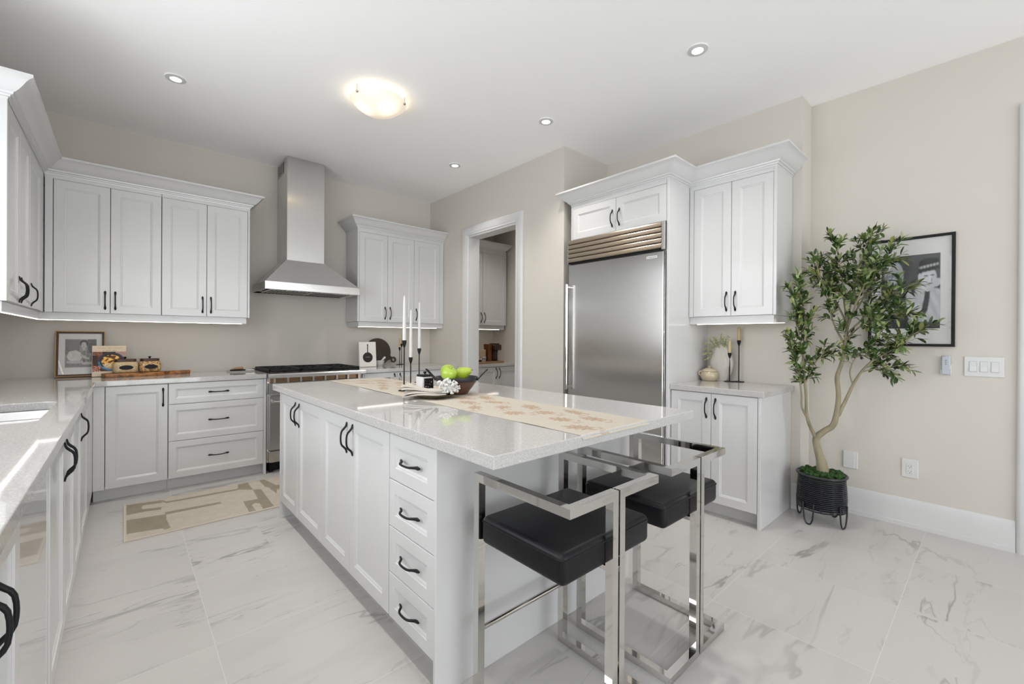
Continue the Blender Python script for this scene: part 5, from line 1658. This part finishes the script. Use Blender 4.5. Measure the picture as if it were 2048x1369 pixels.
def sprig(label, start, tips):
    r = thing('greenery_sprig', label, 'dried greenery', start, 'dried sprigs in and around the vase')
    bs, bl = B(), B()
    for tip in tips:
        p0, p1 = Vector(start), Vector(tip)
        mid = p0.lerp(p1, .5) + Vector((0, 0, .03))
        pts = []
        for k in range(9):
            t = k / 8
            pts.append(p0 * (1 - t) ** 2 + mid * 2 * t * (1 - t) + p1 * t * t)
        tube(bs, pts, .0013, 5)
        for k in range(3, 9):
            for s in (0, 1, 2):
                d = Vector((rnd.uniform(-1, .2), rnd.uniform(-1, 1), rnd.uniform(-.3, 1))).normalized()
                q = pts[k] + d * rnd.uniform(.004, .012)
                bmesh.ops.create_icosphere(bl, subdivisions=1, radius=1, matrix=Matrix.Translation(q) @ Matrix.Rotation(rnd.uniform(0, 3), 4, 'X') @ Matrix.Rotation(rnd.uniform(0, 3), 4, 'Y') @ Matrix.Diagonal((.0085, .0055, .0018, 1)))
    obj('stem', bs, 'stem', r, smooth=60); obj('leaves', bl, 'greens', r, smooth=60)
sprig('bushy green dried sprig in the mouth of the white vase', (VX, VY, ZT + .19), [(3.60, 1.43, 1.275), (3.61, 1.47, 1.265), (3.64, 1.50, 1.29), (3.60, 1.54, 1.265), (3.61, 1.585, 1.255), (3.585, 1.515, 1.25), (3.60, 1.615, 1.225), (3.62, 1.45, 1.25)])
sprig('thin grey-green sprig hanging at the left side of the vase', (VX - .01, VY + .02, ZT + .19), [(3.575, 1.605, 1.17), (3.57, 1.615, 1.13), (3.58, 1.60, 1.08)])

# ---------------------------------------------------------------- pantry worktop
r = thing('wooden_tray', 'shallow light wood tray under the coffee machine in the pantry', 'tray', (3.64, 4.62, ZT))
bm = B(); box(bm, 3.42, 3.885, 4.50, 4.74, ZT, ZT + .012, .003); obj('base', bm, 'tray_wood', r)
for q in ((3.42, 3.432, 4.50, 4.74), (3.873, 3.885, 4.50, 4.74), (3.433, 3.872, 4.50, 4.512), (3.433, 3.872, 4.728, 4.74)):
    bm = B(); box(bm, q[0], q[1], q[2], q[3], ZT + .0122, ZT + .026, .002); obj('tray_edge', bm, 'tray_wood', r)
ZTR = ZT + .0125
r = thing('coffee_machine', 'dark brown pod coffee machine on the pantry tray', 'coffee machine', (3.80, 4.62, ZTR))
bm = B(); box(bm, 3.755, 3.845, 4.585, 4.715, ZTR + .014, 1.14, .012, 2); obj('body', bm, 'coffee', r, smooth=40)
bm = B(); box(bm, 3.752, 3.868, 4.53, 4.71, 1.085, 1.165, .014, 3); box(bm, 3.765, 3.85, 4.555, 4.68, 1.164, 1.182, .008, 2); obj('brew_head', bm, 'coffee', r, smooth=40)
bm = B(); tube(bm, [(3.80, 4.555, 1.085), (3.80, 4.555, 1.06)], [.016, .011], 16); obj('spout', bm, 'black', r, smooth=40)
bm = B(); lathe(bm, [(0, 0), (.036, 0), (.036, .012), (0, .013)], 24, (3.80, 4.553, ZTR + .0005)); obj('drip_tray', bm, 'black', r, smooth=40)
bm = B(); lathe(bm, [(0, 0), (.030, 0), (.030, .10), (.0, .101)], 24, (3.80, 4.625, ZTR + .02)); obj('water_tank', bm, 'black', r, smooth=40)
r = thing('wooden_box', 'copper-brown box standing beside the pantry coffee machine', 'box', (3.72, 4.66, ZTR))
bm = B(); box(bm, 3.695, 3.748, 4.60, 4.715, ZTR, 1.125, .003); obj('body', bm, 'copper', r)
bm = B(); box(bm, 3.694, 3.749, 4.599, 4.716, 1.1255, 1.17, .003); obj('lid', bm, 'copper', r)
r = thing('kraft_sign', 'kraft-paper bag with black lettering in the pantry, left of the brown box', 'paper bag', (3.62, 4.68, ZTR))
bm = B(); box(bm, 3.56, 3.685, 4.65, 4.71, ZTR, 1.095, .004); obj('bag', bm, 'sign_paper', r)
bm = B(); box(bm, 3.558, 3.687, 4.6485, 4.6495, ZTR + .012, ZTR + .07); obj('band', bm, 'mat', r)
cu = bpy.data.curves.new('lettering', 'FONT'); cu.body = 'Om'; cu.size = .075; cu.extrude = .0004; cu.materials.append(M['black']); cu.align_x = 'CENTER'
to = bpy.data.objects.new('text', cu); COL.objects.link(to)
bpy.context.view_layer.update()
me = bpy.data.meshes.new_from_object(to.evaluated_get(bpy.context.evaluated_depsgraph_get()))
bpy.data.objects.remove(to)
o = bpy.data.objects.new('lettering', me); COL.objects.link(o); o.parent = r
o.rotation_euler = (PI / 2, 0, 0); o.location = Vector((3.628, 4.6478, ZTR + .018)) - r.location
r = thing('pod_dish', 'small dark round dish at the left end of the pantry tray', 'dish', (3.50, 4.56, ZTR))
bm = B(); lathe(bm, [(0, 0), (.022, 0), (.040, .030), (.037, .031), (.020, .006), (0, .005)], 24, (3.50, 4.56, ZTR)); obj('dish', bm, 'coffee', r, smooth=50)
